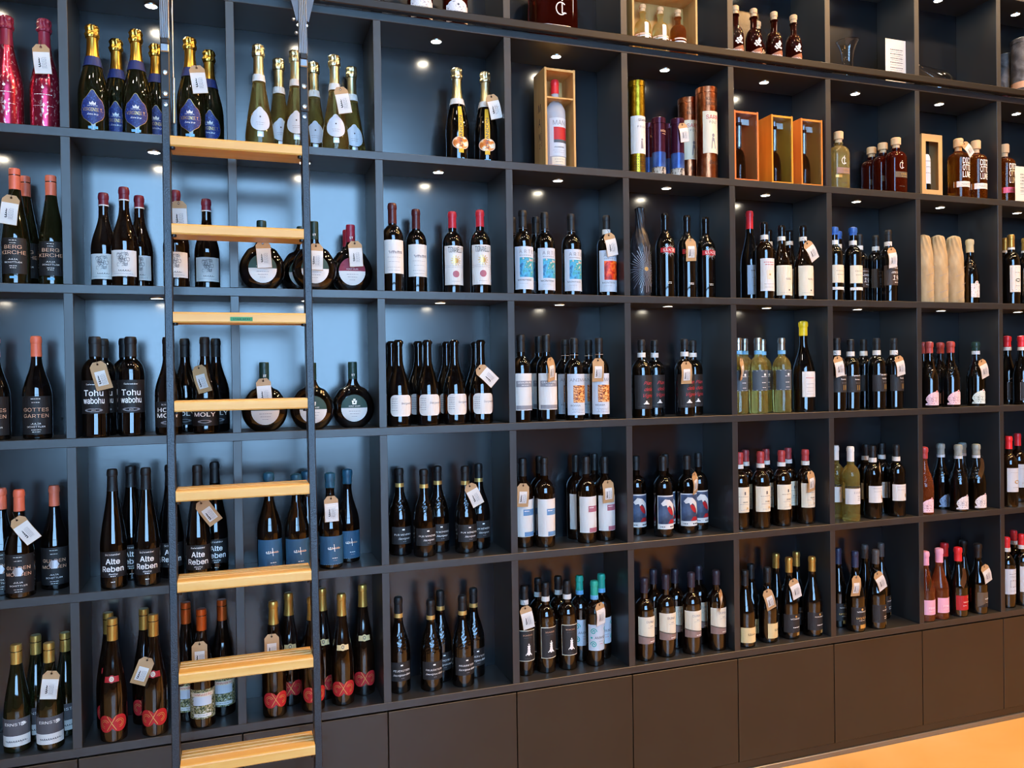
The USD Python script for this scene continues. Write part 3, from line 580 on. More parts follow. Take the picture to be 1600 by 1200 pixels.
K('creamcap', 'relief-patterned dark bottle with cream cap and arched label', None, 'burgundy', .285, .039, 'glass_black', ('cap_cream', .80, 'wax'),
  lambda h: [L('lace', unary_union([rect(.064, .03, .095), disc(.010, .098, -.004)])), Fp('ink_red', disc(.003, .100, -.004))], relief=(.48, .72))
K('goldcap', 'red wine bottle with gold capsule and framed white label', 'gold-capsuled bottles with framed labels', 'bordeaux', .300, .0378, 'glass_black', ('cap_gold', .82, 'foil'),
  lambda h: [L('paper_white', rect(.074, .17*h, .55*h)), Fp('ink_light', sbox(-.03, .2*h, .03, .52*h).difference(sbox(-.029, .205*h, .029, .515*h))), Fp('paper_green', affinity.scale(Point(0, .34*h).buffer(.013), 1, .6).difference(affinity.scale(Point(0, .34*h).buffer(.010), 1, .5))), lines('ink_grey', .03, [.45*h, .26*h], .0014)], neck=[('paper_white', .785, .815)])
# --- fourth row
GO = dict(shape='burgundy', H=.315, R=.0415, glass='glass_black')
K('gottes', 'black wine bottle with salmon capsule and copper-lettered black label', 'copper-lettered bottles with salmon capsules', 'burgundy', .318, .0415, 'glass_black', ('cap_salmon', .80, 'foil'),
  lambda h: [L('paper_black', rect(.098, .045*h, .415*h)), T('ink_copper', 'GOTTES', .011, .285*h, stretch=1.25), T('ink_copper', 'GARTEN', .011, .225*h, stretch=1.25), T('ink_white', 'JULIA', .0048, .15*h, stretch=1.4), T('ink_white', 'SCHITTLER', .0048, .12*h, stretch=1.4), lines('ink_white', .026, [.39*h, .355*h, .09*h, .07*h], .0016)])
SL = dict(name='wine_bottle')
K('tohu', 'black bottle with thick black capsule and slab-letter label', 'black bottles with slab lettering', 'bordeaux', .312, .0398, 'glass_black', ('cap_black', .80, 'foil'),
  lambda h: [L('paper_black', rect(.11, .235*h, .565*h)), T('ink_white', 'Schneider', .005, .525*h, stretch=1.3), T('ink_white', 'Tohu', .018, .44*h, bold=True), T('ink_white', 'wabohu', .018, .365*h, bold=True, wmax=.064), Fp('ink_light', affinity.scale(Point(0, .27*h).buffer(.012), 2.2, .5).difference(affinity.scale(Point(0, .27*h).buffer(.009), 2.0, .4))), T('ink_white', '2020', .0035, .27*h)], rn=.0165, z0f=.62, z1f=.78)
K('moly', 'black sloping bottle with black capsule and slab-letter label', 'black sloping bottles with slab lettering', 'burgundy', .310, .0415, 'glass_black', ('cap_black', .80, 'foil'),
  lambda h: [L('paper_black', rect(.11, .08*h, .34*h)), T('ink_white', 'HOLY', .013, .255*h, bold=True, stretch=1.4), T('ink_white', 'MOLY', .013, .198*h, bold=True, stretch=1.4), T('ink_white', 'Schneider', .0045, .31*h, stretch=1.3), Fp('ink_light', affinity.scale(Point(0, .125*h).buffer(.010), 2.2, .55).difference(affinity.scale(Point(0, .125*h).buffer(.007), 1.9, .4)))])
LOBE = rrect(.086, .036, .112, .018)
K('squircle', 'bare black sloping bottle with rounded white label', 'bare black bottles with rounded white labels', 'burgundy', .305, .0425, 'glass_black', None,
  lambda h: [L('paper_white', LOBE), Fp('ink_light', unary_union([dashes(.022, z, .0016, i, -.026) for i, z in enumerate([.098, .090, .082, .074, .066, .058])])), T('ink_light', 'Bergwein', .007, .082, .020), L('paper_orange', Polygon([(.052, .040), (.066, .038), (.066, .110), (.052, .108), (.046, .074)]), 'side_label')], neck=[('glass_black', .955, .985, .003, 'lip')], z0f=.36)
K('band', 'red wine bottle with black capsule and grey-banded white label', 'bottles with grey-banded labels', 'bordeaux', .320, .0385, 'glass_black', ('cap_black', .80, 'foil'),
  lambda h: [L('paper_white', rect(.092, .135*h, .555*h)), Pp('ink_light', sbox(-.036, .40*h, .046, .47*h)), T('ink_white', 'GRAUBURG', .006, .45*h, stretch=1.3), Pp('ink_light', sbox(-.036, .145*h, .046, .19*h)), lines('ink_white', .03, [.42*h], .0016)])
K('amber', 'red wine bottle with black capsule and fiery landscape label', 'bottles with fiery landscape labels', 'bordeaux', .306, .0378, 'glass_black', ('cap_black', .82, 'foil'),
  lambda h: [L('paper_cool', rect(.092, .065*h, .565*h)), T('ink_light', 'ANIMA', .012, .49*h, stretch=1.2), Pp('pic_landscape', sbox(-.020, .215*h, .044, .425*h), 'picture'), T('ink_grey', 'ROSSA', .006, .18*h, -.012, stretch=1.4), lines('ink_grey', .05, [.135*h, .115*h, .095*h], .0009)], neck=[('ink_copper', .795, .80)])
K('pian', 'dark bottle with white neck strip and red script lettering', 'bottles with red script labels', 'bordeaux', .303, .0395, 'glass_black', ('cap_black', .86, 'foil'),
  lambda h: [L('paper_char', rect(.098, .115*h, .545*h)), T('ink_red', 'Pian', .0135, .445*h, .006, slant=.45), T('ink_red', 'delle', .0135, .365*h, .010, slant=.45), T('ink_red', 'Vigne', .0135, .285*h, .006, slant=.45), Fp('ink_white', unary_union([sbox(-.012, .175*h, .012, .185*h), Polygon([(-.006, .185*h), (.006, .185*h), (.008, .20*h), (-.008, .20*h)]), sbox(-.003, .20*h, .003, .22*h)])), lines('ink_grey', .07, [.145*h], .0012)], neck=[('paper_white', .775, .835)], z1f=.745)
K('white', 'white wine bottle with silver capsule and slate-blue label', 'silver-capsuled white wine bottles', 'bordeaux', .303, .0378, 'glass_straw', ('foil_silver', .84, 'foil'),
  lambda h: [L('paper_slate', rect(.100, .305*h, .575*h)), Fp('ink_white', unary_union([dashes(.024, .49*h, .002), disc(.005, .515*h, .004), dashes(.02, .41*h, .002, 3), dashes(.016, .345*h, .002, 4)])), Fp('ink_white', unary_union([sbox(-.05, .565*h, .05, .57*h), sbox(-.05, .308*h, .05, .312*h)]))], neck=[('paper_sky', .785, .835)])
K('ywax', 'tall magnum bottle with yellow wax cap and plain white label', None, 'burgundy', .375, .0475, 'glass_black', ('cap_yellow', .84, 'wax'),
  lambda h: [L('paper_white', rect(.070, .165*h, .445*h)), lines('ink_red', .04, [.375*h], .0022), Fp('ink_light', script_line(0, .31*h, .036, .003, 2, .0005)), lines('ink_light', .036, [.27*h, .23*h, .20*h], .001)], rn=.0155)
K('dante', 'bottle with black capsule and gold-square black label', 'bottles with gold-square black labels', 'bordeaux', .305, .0385, 'glass_black', ('cap_black', .83, 'foil'),
  lambda h: [L('paper_char', rect(.098, .255*h, .485*h)), T('ink_white', 'Tenuta V.', .0075, .49*h, .004), T('ink_white', 'Romeo', .006, .435*h, .006), lines('ink_light', .03, [.385*h], .0016, .012), Fp('ink_gold', sbox(.004, .285*h, .020, .355*h))], neck=[('paper_white', .765, .83, .0024)])
BELL = Polygon([(.030, .012), (.030, .066), (.026, .070), (.022, .076), (.017, .078), (.012, .072), (.004, .070), (-.008, .066), (-.018, .058), (-.027, .047), (-.030, .036), (-.024, .026), (-.020, .021), (-.030, .018), (-.031, .012)]).buffer(.001)
def bell(mat): return lambda h: [L(mat, BELL, 'arched_label'), Fp('ink_red', disc(.0028, .073, .017)), lines('ink_grey', .04, [.030, .045], .001, .003)]
K('bellr', 'relief-shouldered bottle with red capsule and pink arched label', 'red-capsuled bottles with arched labels', 'burgundy', .300, .0405, 'glass_black', ('cap_terracotta', .83, 'wax'), bell('lace_pink'), relief=(.44, .66))
K('bellg', 'relief-shouldered bottle with green capsule and pale green arched label', None, 'burgundy', .300, .0405, 'glass_black', ('cap_green', .87, 'wax'), bell('lace_green'), neck=[('paper_cool', .81, .865, .003)], relief=(.44, .66))
K('scrl', 'bottle with red capsule and ornate black label', 'red-capsuled bottles with ornate black labels', 'burgundy', .303, .0400, 'glass_black', ('cap_brightred', .845, 'wax'),
  lambda h: [L('paper_char', rect(.080, .06*h, .33*h)), Fp('ink_light', sbox(-.039, .07*h, .039, .325*h).difference(sbox(-.0375, .076*h, .0375, .319*h))), Fp('ink_light', LineString([(.034*math.cos(a), .33*h+.022*math.sin(a)) for a in np.linspace(.2, PI-.2, 16)]).buffer(.0013)), Pp('ink_gold', sbox(-.007, .22*h, .007, .285*h)), T('ink_white', 'SUD', .010, .175*h), lines('ink_light', .06, [.085*h], .0014)], neck=[('paper_white', .795, .845, .003)])
# --- fifth row
K('gulden', 'black wine bottle with salmon capsule and silver-rosette label', 'silver-rosette bottles with salmon capsules', 'burgundy', .318, .0415, 'glass_black', ('cap_salmon', .80, 'foil'),
  lambda h: [L('paper_black', rect(.098, .05*h, .41*h)), T('ink_copper', 'GULDEN', .010, .285*h, stretch=1.25), T('ink_copper', 'MORGEN', .010, .225*h, stretch=1.25), Pp('ink_silver', unary_union([affinity.rotate(affinity.scale(Point(0, .25*h).buffer(.0155, quad_segs=2), 1, .62), a) for a in (0, 60, 120)]), 'rosette', .0006), T('ink_white', 'JULIA', .0045, .15*h, stretch=1.4), T('ink_white', 'SCHITTLER', .0045, .12*h, stretch=1.4), lines('ink_white', .024, [.385*h, .35*h, .085*h, .065*h], .0014)])
K('alte', 'slender black bottle with matte black capsule and serif white lettering', 'slender black bottles with white lettering', 'flute', .340, .0395, 'glass_black', ('cap_black', .815, 'foil'),
  lambda h: [L('paper_black', rect(.096, .10*h, .315*h)), T('ink_white', 'Schneider', .0055, .292*h, stretch=1.25), T('ink_white', 'Alte', .0165, .235*h, bold=True), T('ink_white', 'Reben', .0165, .172*h, bold=True), T('ink_white', 'Riesling', .005, .128*h, slant=.3), lines('ink_white', .014, [.11*h, .062*h], .0028)])
K('tealcap', 'dark bottle with petrol-blue cap and matching blue label', 'petrol-blue capped bottles', 'burgundy', .300, .0410, 'glass_black', ('cap_teal', .845, 'wax'),
  lambda h: [L('paper_blue', rect(.104, .045*h, .345*h)), Fp('ink_copper', script_line(.010, .22*h, .030, .007, 3, .0009)), Fp('ink_white', unary_union([script_line(-.008, .22*h, .018, .010, 8, .0009), LineString([(.006, .185*h), (.004, .26*h)]).buffer(.0009)])), lines('ink_white', .022, [.115*h], .0022, .008), lines('ink_light', .014, [.09*h], .0018, .008), Fp('ink_light', unary_union([disc(.0012, .05*h, u) for u in np.linspace(-.03, .03, 9)]))])
def grey(t1, t2): return lambda h: [L('paper_char', rect(.086, .135*h, .335*h)), T('ink_white', t1, .006, .245*h, .004, stretch=1.25), T('ink_white', t2, .0065, .20*h, .006, slant=.45), Fp('ink_white', sbox(-.001, .295*h, .008, .31*h)), lines('ink_light', .014, [.165*h], .0018, .008)]
K('mineral', 'relief-shouldered bottle with gold neck ring and dark grey label', 'relief-shouldered bottles, fifth row', 'burgundy', .305, .0415, 'glass_black', ('cap_black', .83, 'foil'), grey('PUR MINERAL', 'Sauvignon'), neck=[('ink_gold', .785, .83)], relief=(.47, .66))
K('feuer', 'bottle with embossed shoulder, gold neck ring and dark grey label', 'relief-shouldered bottles, bottom row', 'burgundy', .308, .0405, 'glass_black', ('cap_black', .83, 'foil'), grey('FEUERSTEIN', 'Sauvignon Blanc'), neck=[('ink_gold', .785, .83)], relief=(.42, .66))
def stripe(m): return lambda h: [L('paper_white', rect(.094, .125*h, .545*h)), Pp(m, sbox(-.010, .365*h, .047, .435*h)), Fp('ink_white', dashes(.02, .415*h, .0026, 1, .004)), Pp(m, sbox(-.006, .13*h, .047, .18*h))]
K('blueband', 'large bottle with black capsule and blue-striped white label', 'bottles with blue-striped labels', 'bordeaux', .312, .0395, 'glass_brown', ('cap_black', .80, 'foil'), stripe('paper_steelblue'), taper=.97)
K('redband', 'large bottle with black capsule and mauve-striped white label', 'bottles with mauve-striped labels', 'bordeaux', .305, .0395, 'glass_brown', ('cap_black', .80, 'foil'), stripe('paper_mauve'), taper=.97)
K('glassart', 'bottle with black capsule and hand-holding-red-glass label', 'bottles with red glass picture labels', 'bordeaux', .315, .0395, 'glass_black', ('cap_black', .82, 'foil'),
  lambda h: [L('paper_white', rect(.094, .10*h, .52*h)), Pp('pic_art', sbox(-.044, .165*h, .044, .505*h), 'picture'), Pp('paper_red', affinity.rotate(affinity.scale(Point(.008, .325*h).buffer(.014), .62, 1.5), 35), 'picture', .0004), Pp('paper_red', Polygon([(-.004, .17*h), (.034, .17*h), (.024, .22*h), (.006, .22*h)]), 'picture', .0004), Pp('paper_white', Polygon([(-.032, .42*h), (-.016, .475*h), (.004, .465*h), (.026, .40*h), (.034, .29*h), (.030, .235*h), (.024, .30*h), (.012, .37*h), (.004, .395*h), (-.006, .37*h), (-.010, .40*h), (-.024, .39*h)]), 'picture', .0006), Fp('ink', dashes(.03, .13*h, .004, 3, .020)), Fp('ink_grey', dashes(.02, .13*h, .003, 5, -.026))])
K('cantina', 'red wine bottle with brick capsule, white strip and cream label', 'brick-capsuled bottles with cream labels', 'bordeaux', .308, .0385, 'glass_brown', ('cap_brick', .85, 'foil'),
  lambda h: [L('paper_cream', rect(.090, .225*h, .555*h)), Fp('ink_grey', unary_union([sbox(.000, .455*h, .006, .495*h), dashes(.05, .43*h, .0012)])), T('ink_grey', 'BRUNO', .005, .36*h, .006), Fp('ink_gold', disc(.0045, .28*h, .014)), lines('ink_light', .04, [.33*h, .26*h], .0012)], neck=[('paper_white', .79, .845, .0024)], taper=.97)
K('whitecap', 'white wine bottle with white capsule and white label', 'white-capsuled white wine bottles', 'bordeaux', .300, .0378, 'glass_straw', ('cap_white', .80, 'foil'),
  lambda h: [L('paper_white', rect(.100, .235*h, .445*h)), Fp('ink_light', unary_union([sbox(-.012+.008*i, .375*h, -.010+.008*i, .405*h) for i in range(5)])), lines('ink_grey', .024, [.34*h, .315*h, .29*h], .0016, .016), Fp('ink', sbox(-.05, .46*h, .05, .475*h))])
K('collina', 'bottle with black capsule, white strip and watercolour white label', 'bottles with watercolour white labels', 'bordeaux', .302, .0378, 'glass_black', ('cap_black', .84, 'foil'),
  lambda h: [L('paper_white', rect(.088, .225*h, .455*h)), lines('ink_light', .05, [.42*h, .38*h], .0012), Fp('ink_gold', affinity.scale(Point(.018, .30*h).buffer(.007), .7, 1.2)), Fp('ink_grey', disc(.003, .28*h, .026))], neck=[('paper_white', .775, .835, .0024)])
K('rosebell', 'rosé bottle with embossed shoulder and pink arched label', None, 'burgundy', .300, .0405, 'glass_rose', ('cap_brick', .83, 'wax'), bell('lace_pink'), relief=(.44, .66))
K('greybell', 'relief-shouldered bottle with grey cap and white arched label', 'grey-capped bottles with arched labels', 'burgundy', .300, .0410, 'glass_black', ('cap_grey', .835, 'wax'), bell('lace'), neck=[('paper_cool', .795, .835, .003)], relief=(.44, .66))
K('bluebell', 'relief-shouldered bottle with grey cap and blue arched label', None, 'burgundy', .300, .0410, 'glass_black', ('cap_grey', .835, 'wax'), bell('lace_blue'), neck=[('paper_cool', .795, .835, .003)], relief=(.44, .66))
K('redcap', 'red wine bottle with glossy red capsule and emblem label', 'red-capsuled bottles with emblem labels', 'bordeaux', .305, .0378, 'glass_brown', ('cap_brightred', .82, 'foil'),
  lambda h: [L('paper_cool', rect(.080, .215*h, .555*h)), lines('ink_light', .05, [.49*h], .001), Fp('ink_gold', affinity.scale(Point(.006, .36*h).buffer(.014), 1, .62).difference(affinity.scale(Point(.006, .36*h).buffer(.010), 1, .6))), lines('ink_grey', .03, [.28*h], .0014)])
# --- bottom row
K('ernst', 'slender bottle with gold screw cap and two-tone grey label', 'gold-capped bottles with two-tone grey labels', 'flute', .325, .0385, 'glass_olive', ('cap_screw', .785, 'screw'),
  lambda h: [L('paper_white', rect(.100, .065*h, .325*h)), Pp('ink_grey', sbox(-.05, .165*h, .05, .325*h)), T('ink_white', 'ERNST', .0085, .275*h, -.004, stretch=1.3), Fp('ink_white', script_line(.026, .275*h, .012, .012, 2, .0009)), Fp('ink_grey', script_line(.004, .115*h, .06, .007, 7, .0008))])
BUT = unary_union([affinity.scale(Point(-.020, .060).buffer(.0265), .95, 1.0), affinity.scale(Point(.022, .060).buffer(.0265), .95, 1.0)])
BUTL = unary_union([LineString([(-.022+r*math.cos(a), .060+r*math.sin(a)) for a in np.linspace(.4, 4.6, 16)]).buffer(.0008) for r in (.008, .013)]+[LineString([(.022+r*math.cos(a), .060+r*math.sin(a)) for a in np.linspace(-1.6, 2.6, 16)]).buffer(.0008) for r in (.008, .013)]+[LineString([(-.014, .040), (.012, .084)]).buffer(.0009), LineString([(.012, .040), (-.014, .084)]).buffer(.0009)])
SHIELD = unary_union([sbox(-.026, .188, .026, .206), disc(.012, .198)])
K('bloss', 'slender bottle with gold cap, red neck shield and red two-lobed label', 'gold-capped bottles with red neck shields', 'flute', .340, .0395, 'glass_brown', ('cap_gold', .80, 'screw'),
  lambda h: [L('paper_scarlet', BUT, 'two_lobed_label'), Fp('ink_gold', BUTL), L('paper_red', SHIELD, 'neck_shield'), Pp('paper_cream', disc(.0085, .198)), T('ink_red', 'G', .008, .198)])
K('blossw', 'slender bottle with gold cap, cream neck shield and red two-lobed label', 'gold-capped bottles with cream neck shields', 'flute', .335, .0395, 'glass_brown', ('cap_gold', .80, 'foil'),
  lambda h: [L('paper_scarlet', BUT, 'two_lobed_label'), Fp('ink_gold', BUTL), L('paper_ivory', affinity.translate(SHIELD, 0, .006), 'neck_shield'), Fp('ink_grey', disc(.006, .205).difference(disc(.004, .205)))])
K('garden', 'slender bottle with copper cap and leafy landscape label', 'copper-capped bottles with leafy labels', 'flute', .335, .0395, 'glass_brown', ('cap_copper', .795, 'screw'),
  lambda h: [L('pic_green', rect(.100, .085*h, .335*h)), Pp('paper_cool', Polygon([(-.030, .20*h), (.030, .20*h), (.030, .27*h), (0, .29*h), (-.030, .27*h)]), 'print'), Pp('paper_cream', sbox(-.038, .275*h, .038, .31*h), 'print', .0004), T('ink_red', 'TANNABERG', .007, .292*h, wmax=.066), Pp('paper_white', sbox(-.028, .10*h, .028, .13*h), 'print'), lines('ink_grey', .03, [.115*h], .0014)])
K('chess', 'bottle with black capsule and white chess king on black label', 'bottles with chess king labels', 'bordeaux', .308, .0385, 'glass_brown', ('cap_black', .845, 'foil'),
  lambda h: [L('paper_cream', rect(.074, .17*h, .52*h)), Pp('paper_char', rect(.070, .178*h, .512*h)), Fp('ink_white', affinity.translate(affinity.scale(KING, 1.0, 1.0, origin=(0, 0)), .004, .235*h)), T('ink_copper', 'SCACCO', .0055, .465*h, stretch=1.2), lines('ink_grey', .03, [.435*h, .20*h], .0016)], neck=[('paper_white', .79, .845)], taper=.95)
K('manco', 'bottle with turquoise capsule and turquoise scroll label', 'turquoise-capsuled bottles', 'bordeaux', .305, .0385, 'glass_brown', ('cap_mint', .83, 'foil'),
  lambda h: [L('paper_cool', rect(.094, .19*h, .50*h)), Fp('paper_teal', unary_union([spiral(-.024, .42*h, .013, 1.6), spiral(-.024, .265*h, .013, 1.6, -1), disc(.004, .345*h, -.032), spiral(.034, .43*h, .010, 1.4, -1), spiral(.034, .265*h, .010, 1.4)])), T('ink_grey', 'AMANO', .010, .345*h, .006), lines('ink_light', .02, [.30*h], .0016, .008), lines('ink_red', .014, [.27*h], .0018, .008)], neck=[('paper_sky', .78, .83)], taper=.94)
K('dune', 'bottle with dark plum capsule and beige hill label', 'bottles with beige hill labels', 'bordeaux', .306, .0392, 'glass_brown', ('plum', .82, 'foil'),
  lambda h: [L('paper_cream', rect(.096, .215*h, .545*h)), Pp('paper_mud', Polygon([(-.048, .215*h), (.048, .215*h), (.048, .275*h), (.01, .285*h), (-.02, .305*h), (-.048, .325*h)])), Pp('paper_taupe', LineString([(-.048, .318*h), (-.01, .30*h), (.02, .285*h), (.046, .283*h)]).buffer(.0022), 'print', .0003), T('ink_light', 'DUNA', .009, .485*h, .004), T('ink_grey', '2019', .004, .43*h, .010), lines('ink_light', .03, [.41*h], .001, .008), Fp('ink_white', dashes(.026, .24*h, .003, 2, .016)), L('ink_gold', unary_union([disc(.004, .90*h), sbox(-.003, .86*h, .003, .89*h)]), 'cap_emblem')], taper=.95)
K('cream', 'sloping bottle with black capsule and plain cream label', 'bottles with plain cream labels', 'burgundy', .302, .0405, 'glass_black', ('cap_black', .80, 'foil'),
  lambda h: [L('paper_ivory', rect(.080, .065*h, .265*h)), Fp('ink', script_line(.006, .175*h, .034, .010, 6, .0007))], z0f=.42)
K('goldblk', 'sloping bottle with gold capsule and charcoal label', 'gold-capsuled bottles with charcoal labels', 'burgundy', .305, .0405, 'glass_black', ('cap_gold', .815, 'foil'),
  lambda h: [L('paper_char', rect(.096, .085*h, .31*h)), Fp('ink_gold', disc(.0045, .285*h, .006)), T('ink_white', 'WEINREICH', .005, .255*h, .006, stretch=1.25), lines('ink_white', .036, [.15*h], .003, .010), L('ink_gold', rect(.020, .045*h, .085*h, .020), 'corner_label')])
K('navy', 'sloping bottle with navy capsule and charcoal label', 'navy-capsuled bottles with charcoal labels', 'burgundy', .308, .0405, 'glass_black', ('cap_navy', .80, 'foil'),
  lambda h: [L('paper_char', rect(.096, .085*h, .31*h)), Fp('ink_gold', disc(.005, .285*h)), T('ink_white', 'WEINREICH', .0048, .255*h, stretch=1.25), T('ink_gold', 'unplan', .011, .18*h, slant=.3, stretch=1.2), lines('ink_white', .03, [.145*h], .0018), L('ink_gold', rect(.044, .045*h, .095*h, .012), 'corner_label')])
K('taupe', 'sloping bottle with taupe capsule and dark grey label', 'taupe-capsuled bottles with dark grey labels', 'burgundy', .305, .0405, 'glass_black', ('cap_taupe', .82, 'foil'),
  lambda h: [L('paper_char', rect(.096, .085*h, .31*h)), Fp('ink_gold', disc(.0045, .275*h, .014)), T('ink_white', 'WEINREICH', .0048, .24*h, .014), lines('ink_white', .026, [.16*h, .135*h], .0028, .016), L('ink_gold', rect(.018, .045*h, .085*h, .026), 'corner_label')])
K('rose', 'rosé bottle with pink wax cap and pink label', 'rosé bottles with pink caps', 'burgundy', .300, .0400, 'glass_rose', ('cap_pink', .80, 'wax'),
  lambda h: [L('paper_pink', rect(.078, .10*h, .315*h)), T('ink_white', 'PINK', .008, .20*h, stretch=1.2), lines('ink_white', .03, [.155*h], .0016)])
K('redlab', 'dark bottle with red wax cap and bright red label', 'red-capped bottles with bright red labels', 'burgundy', .300, .0400, 'glass_black', ('cap_brightred', .80, 'wax'),
  lambda h: [L('paper_scarlet', rect(.078, .10*h, .315*h)), T('ink_white', 'weinreich', .006, .22*h, .010), Fp('ink_gold', disc(.004, .285*h, .018)), lines('ink_white', .02, [.165*h], .0016)])
K('blkwax', 'dark bottle with black wax cap and taupe label', 'black wax-capped bottles with taupe labels', 'burgundy', .300, .0400, 'glass_black', ('cap_black', .80, 'wax'),
  lambda h: [L('paper_taupe', rect(.076, .10*h, .315*h)), Pp('paper_char', Polygon([(-.038, .10*h), (.038, .10*h), (.038, .22*h)])), T('ink_white', 'weinreich', .006, .22*h, .014), lines('ink_white', .018, [.165*h], .0016, .010)])
K('redstrip', 'red wine bottle with scarlet capsule, white strip and pale label', 'scarlet-capsuled bottles with white strips', 'bordeaux', .302, .0378, 'glass_black', ('cap_brightred', .85, 'foil'),
  lambda h: [L('paper_cool', rect(.080, .20*h, .56*h)), lines('ink_grey', .04, [.49*h, .45*h], .0014), Fp('ink_light', sbox(-.016, .30*h, .016, .40*h).difference(sbox(-.014, .31*h, .014, .39*h))), lines('ink_light', .03, [.25*h], .0012)], neck=[('paper_white', .795, .85, .0026)])
# --- spirits
def spirit(path, k):
    kw = k.kw; H, R = kw['H'], kw['R']; rn = kw.get('rn', .0155); zs, zn = kw.get('zs', .60)*H, kw.get('zn', .76)*H; zt = H-kw.get('stop', .045); T_ = kw.get('thick', R*.72)
    n = 56; th = np.arange(n)/n*2*PI; V = [np.array([[0, 0, .004]])]; e = 2/kw.get('ex', 3.2)
    prof_ = [(.90, 0), (.985, .004), (1, .012)]+[(1, .012+(zs-.012)*i/3) for i in (1, 2, 3)]+[((1-(i/9)**2.6)**.62, zs+(zn-zs)*i/9) for i in range(1, 10)]
    for s_, z in prof_:
        a, b = rn+(R-rn)*s_, rn+(T_-rn)*s_; w = s_**.7; ee = 1+(e-1)*w
        V.append(np.stack([a*np.sign(np.sin(th))*np.abs(np.sin(th))**ee, -b*np.sign(np.cos(th))*np.abs(np.cos(th))**ee, np.full(n, z)], 1))
    for r, z in [(rn, zt-.008), (rn+.0035, zt-.006), (rn+.0035, zt), (rn*.8, zt+.001)]: V.append(np.stack([r*np.sin(th), -r*np.cos(th), np.full(n, z)], 1))
    V.append(np.array([[0, 0, zt+.001]])); m = len(V)-2; V = np.vstack(V); f = [[0, 1+(i+1) % n, 1+i] for i in range(n)]
    for r in range(m-1):
        for i in range(n): a, b = 1+r*n+i, 1+r*n+(i+1) % n; f += [[a, b, b+n], [a, b+n, a+n]]
    f += [[1+(m-1)*n+i, 1+(m-1)*n+(i+1) % n, len(V)-1] for i in range(n)]
    part(path, 'glass_body', trimesh.Trimesh(V, f, process=False), _m[kw['glass']], 35)
    rs = kw.get('rs', .021)
    part(path, 'stopper', lathe([(0, zt+.0012), (rn*.95, zt+.0012), (rn*.95, zt+.014), (rs-.001, zt+.015), (rs, zt+.017), (rs, H-.003), (rs-.003, H), (0, H)], 32), _m[kw['stopm']], True)
    if kw.get('collar'): part(path, 'neck_collar', lathe([(rn, zn+.004), (rn+.003, zn+.006), (rn+.003, zt-.012), (rn, zt-.010)], 32), _m[kw['collar']], True)
    def fn(u, z, off):
        s_ = np.interp(z, [p[1] for p in prof_], [p[0] for p in prof_]); a, b = rn+(R-rn)*s_, rn+(T_-rn)*s_; E_ = 2/(1+(e-1)*s_**.7); q = np.clip(np.abs(u)/a, 0, .9999)
        return np.stack([u, -(b*(1-q**E_)**(1/E_))-off, z], 1)
    k.P = None; k.labels(path, Surf('fn', fn=fn), H, kw['els2'])
GL = unary_union([LineString([(.011*math.cos(a), .113+.013*math.sin(a)) for a in np.linspace(.8, 5.6, 20)]).buffer(.0012), LineString([(.0025, .104), (.0025, .124)]).buffer(.0012), LineString([(.0025, .104), (.011, .104)]).buffer(.0012), disc(.002, .131, .0025)])
def gia(m): return [L(m, sbox(-.034, .062, .034, .086), 'band_label'), T('ink_gold', 'GIARE', .008, .077, .012), lines('ink_gold', .030, [.067], .0022, .012), L('ink_white', GL, 'monogram'), Fp('ink_grey', dashes(.03, .025, .002))]
SPB = dict(name='spirit_bottle', maker=spirit)
Kind('giareg', 'pale golden spirit bottle with wooden stopper and brown band', None, H=.235, R=.044, RY=.035, thick=.034, glass='glass_pale', stopm='cork', els2=gia('paper_mud')+[L('ink_gold', sbox(-.038, .046, -.010, .057), 'strip_label')], **SPB)
Kind('giarer', 'red-brown spirit bottle with wooden stopper and brown band', 'red-brown spirit bottles', H=.235, R=.045, RY=.0355, thick=.033, glass='glass_cognac', stopm='cork', els2=gia('paper_taupe'), **SPB)
Kind('giarebig', 'oversized dark spirit bottle with silver band label', None, H=.40, R=.094, RY=.06, thick=.058, glass='glass_mahogany', stopm='cork', zs=.55, els2=[L('ink_silver', sbox(-.060, .018, .050, .055), 'band_label'), T('ink_white', 'GIARE', .016, .041, .018), T('ink', 'Amarone', .009, .025, .018), L('ink_white', affinity.translate(affinity.scale(GL, 1.8, 1.8, origin=(0, .1)), .01, -.006), 'monogram')], **SPB)
def dic(m): return [T('ink_white', 'DICI', .020, .128, .002, bold=True, wmax=.046), T('ink_white', 'OTTO', .020, .104, .002, bold=True, wmax=.046), T('ink_white', 'LUNE', .020, .080, .002, bold=True, wmax=.046), L(m, rect(.088, .036, .056), 'band_label'), lines('ink_light', .05, [.048, .043], .0016)]
Kind('moonw', 'amber spirit bottle with pale cork and white band label', 'amber spirit bottles with white bands', H=.212, R=.0455, RY=.0455, thick=.0455, ex=2.05, zs=.66, zn=.77, glass='glass_amber', stopm='cork', els2=dic('paper_white'), **SPB)
Kind('moonp', 'amber spirit bottle with pale cork and pink band label', None, H=.212, R=.0455, RY=.0455, thick=.0455, ex=2.05, zs=.66, zn=.77, glass='glass_amber', stopm='cork', els2=dic('paper_hotpink'), **SPB)
Kind('brownwl', 'brown spirit bottle with scalloped white label on the top shelf', 'brown bottles with scalloped white labels', H=.26, R=.046, RY=.046, thick=.046, ex=2.05, zs=.5, zn=.72, glass='glass_cognac', stopm='cork', els2=[L('lace', unary_union([rect(.080, .012, .075), affinity.scale(Point(0, .075).buffer(.035), 1, .5)])), lines('ink_grey', .05, [.05, .035], .0014), Fp('ink_grey', disc(.004, .075))], **SPB)
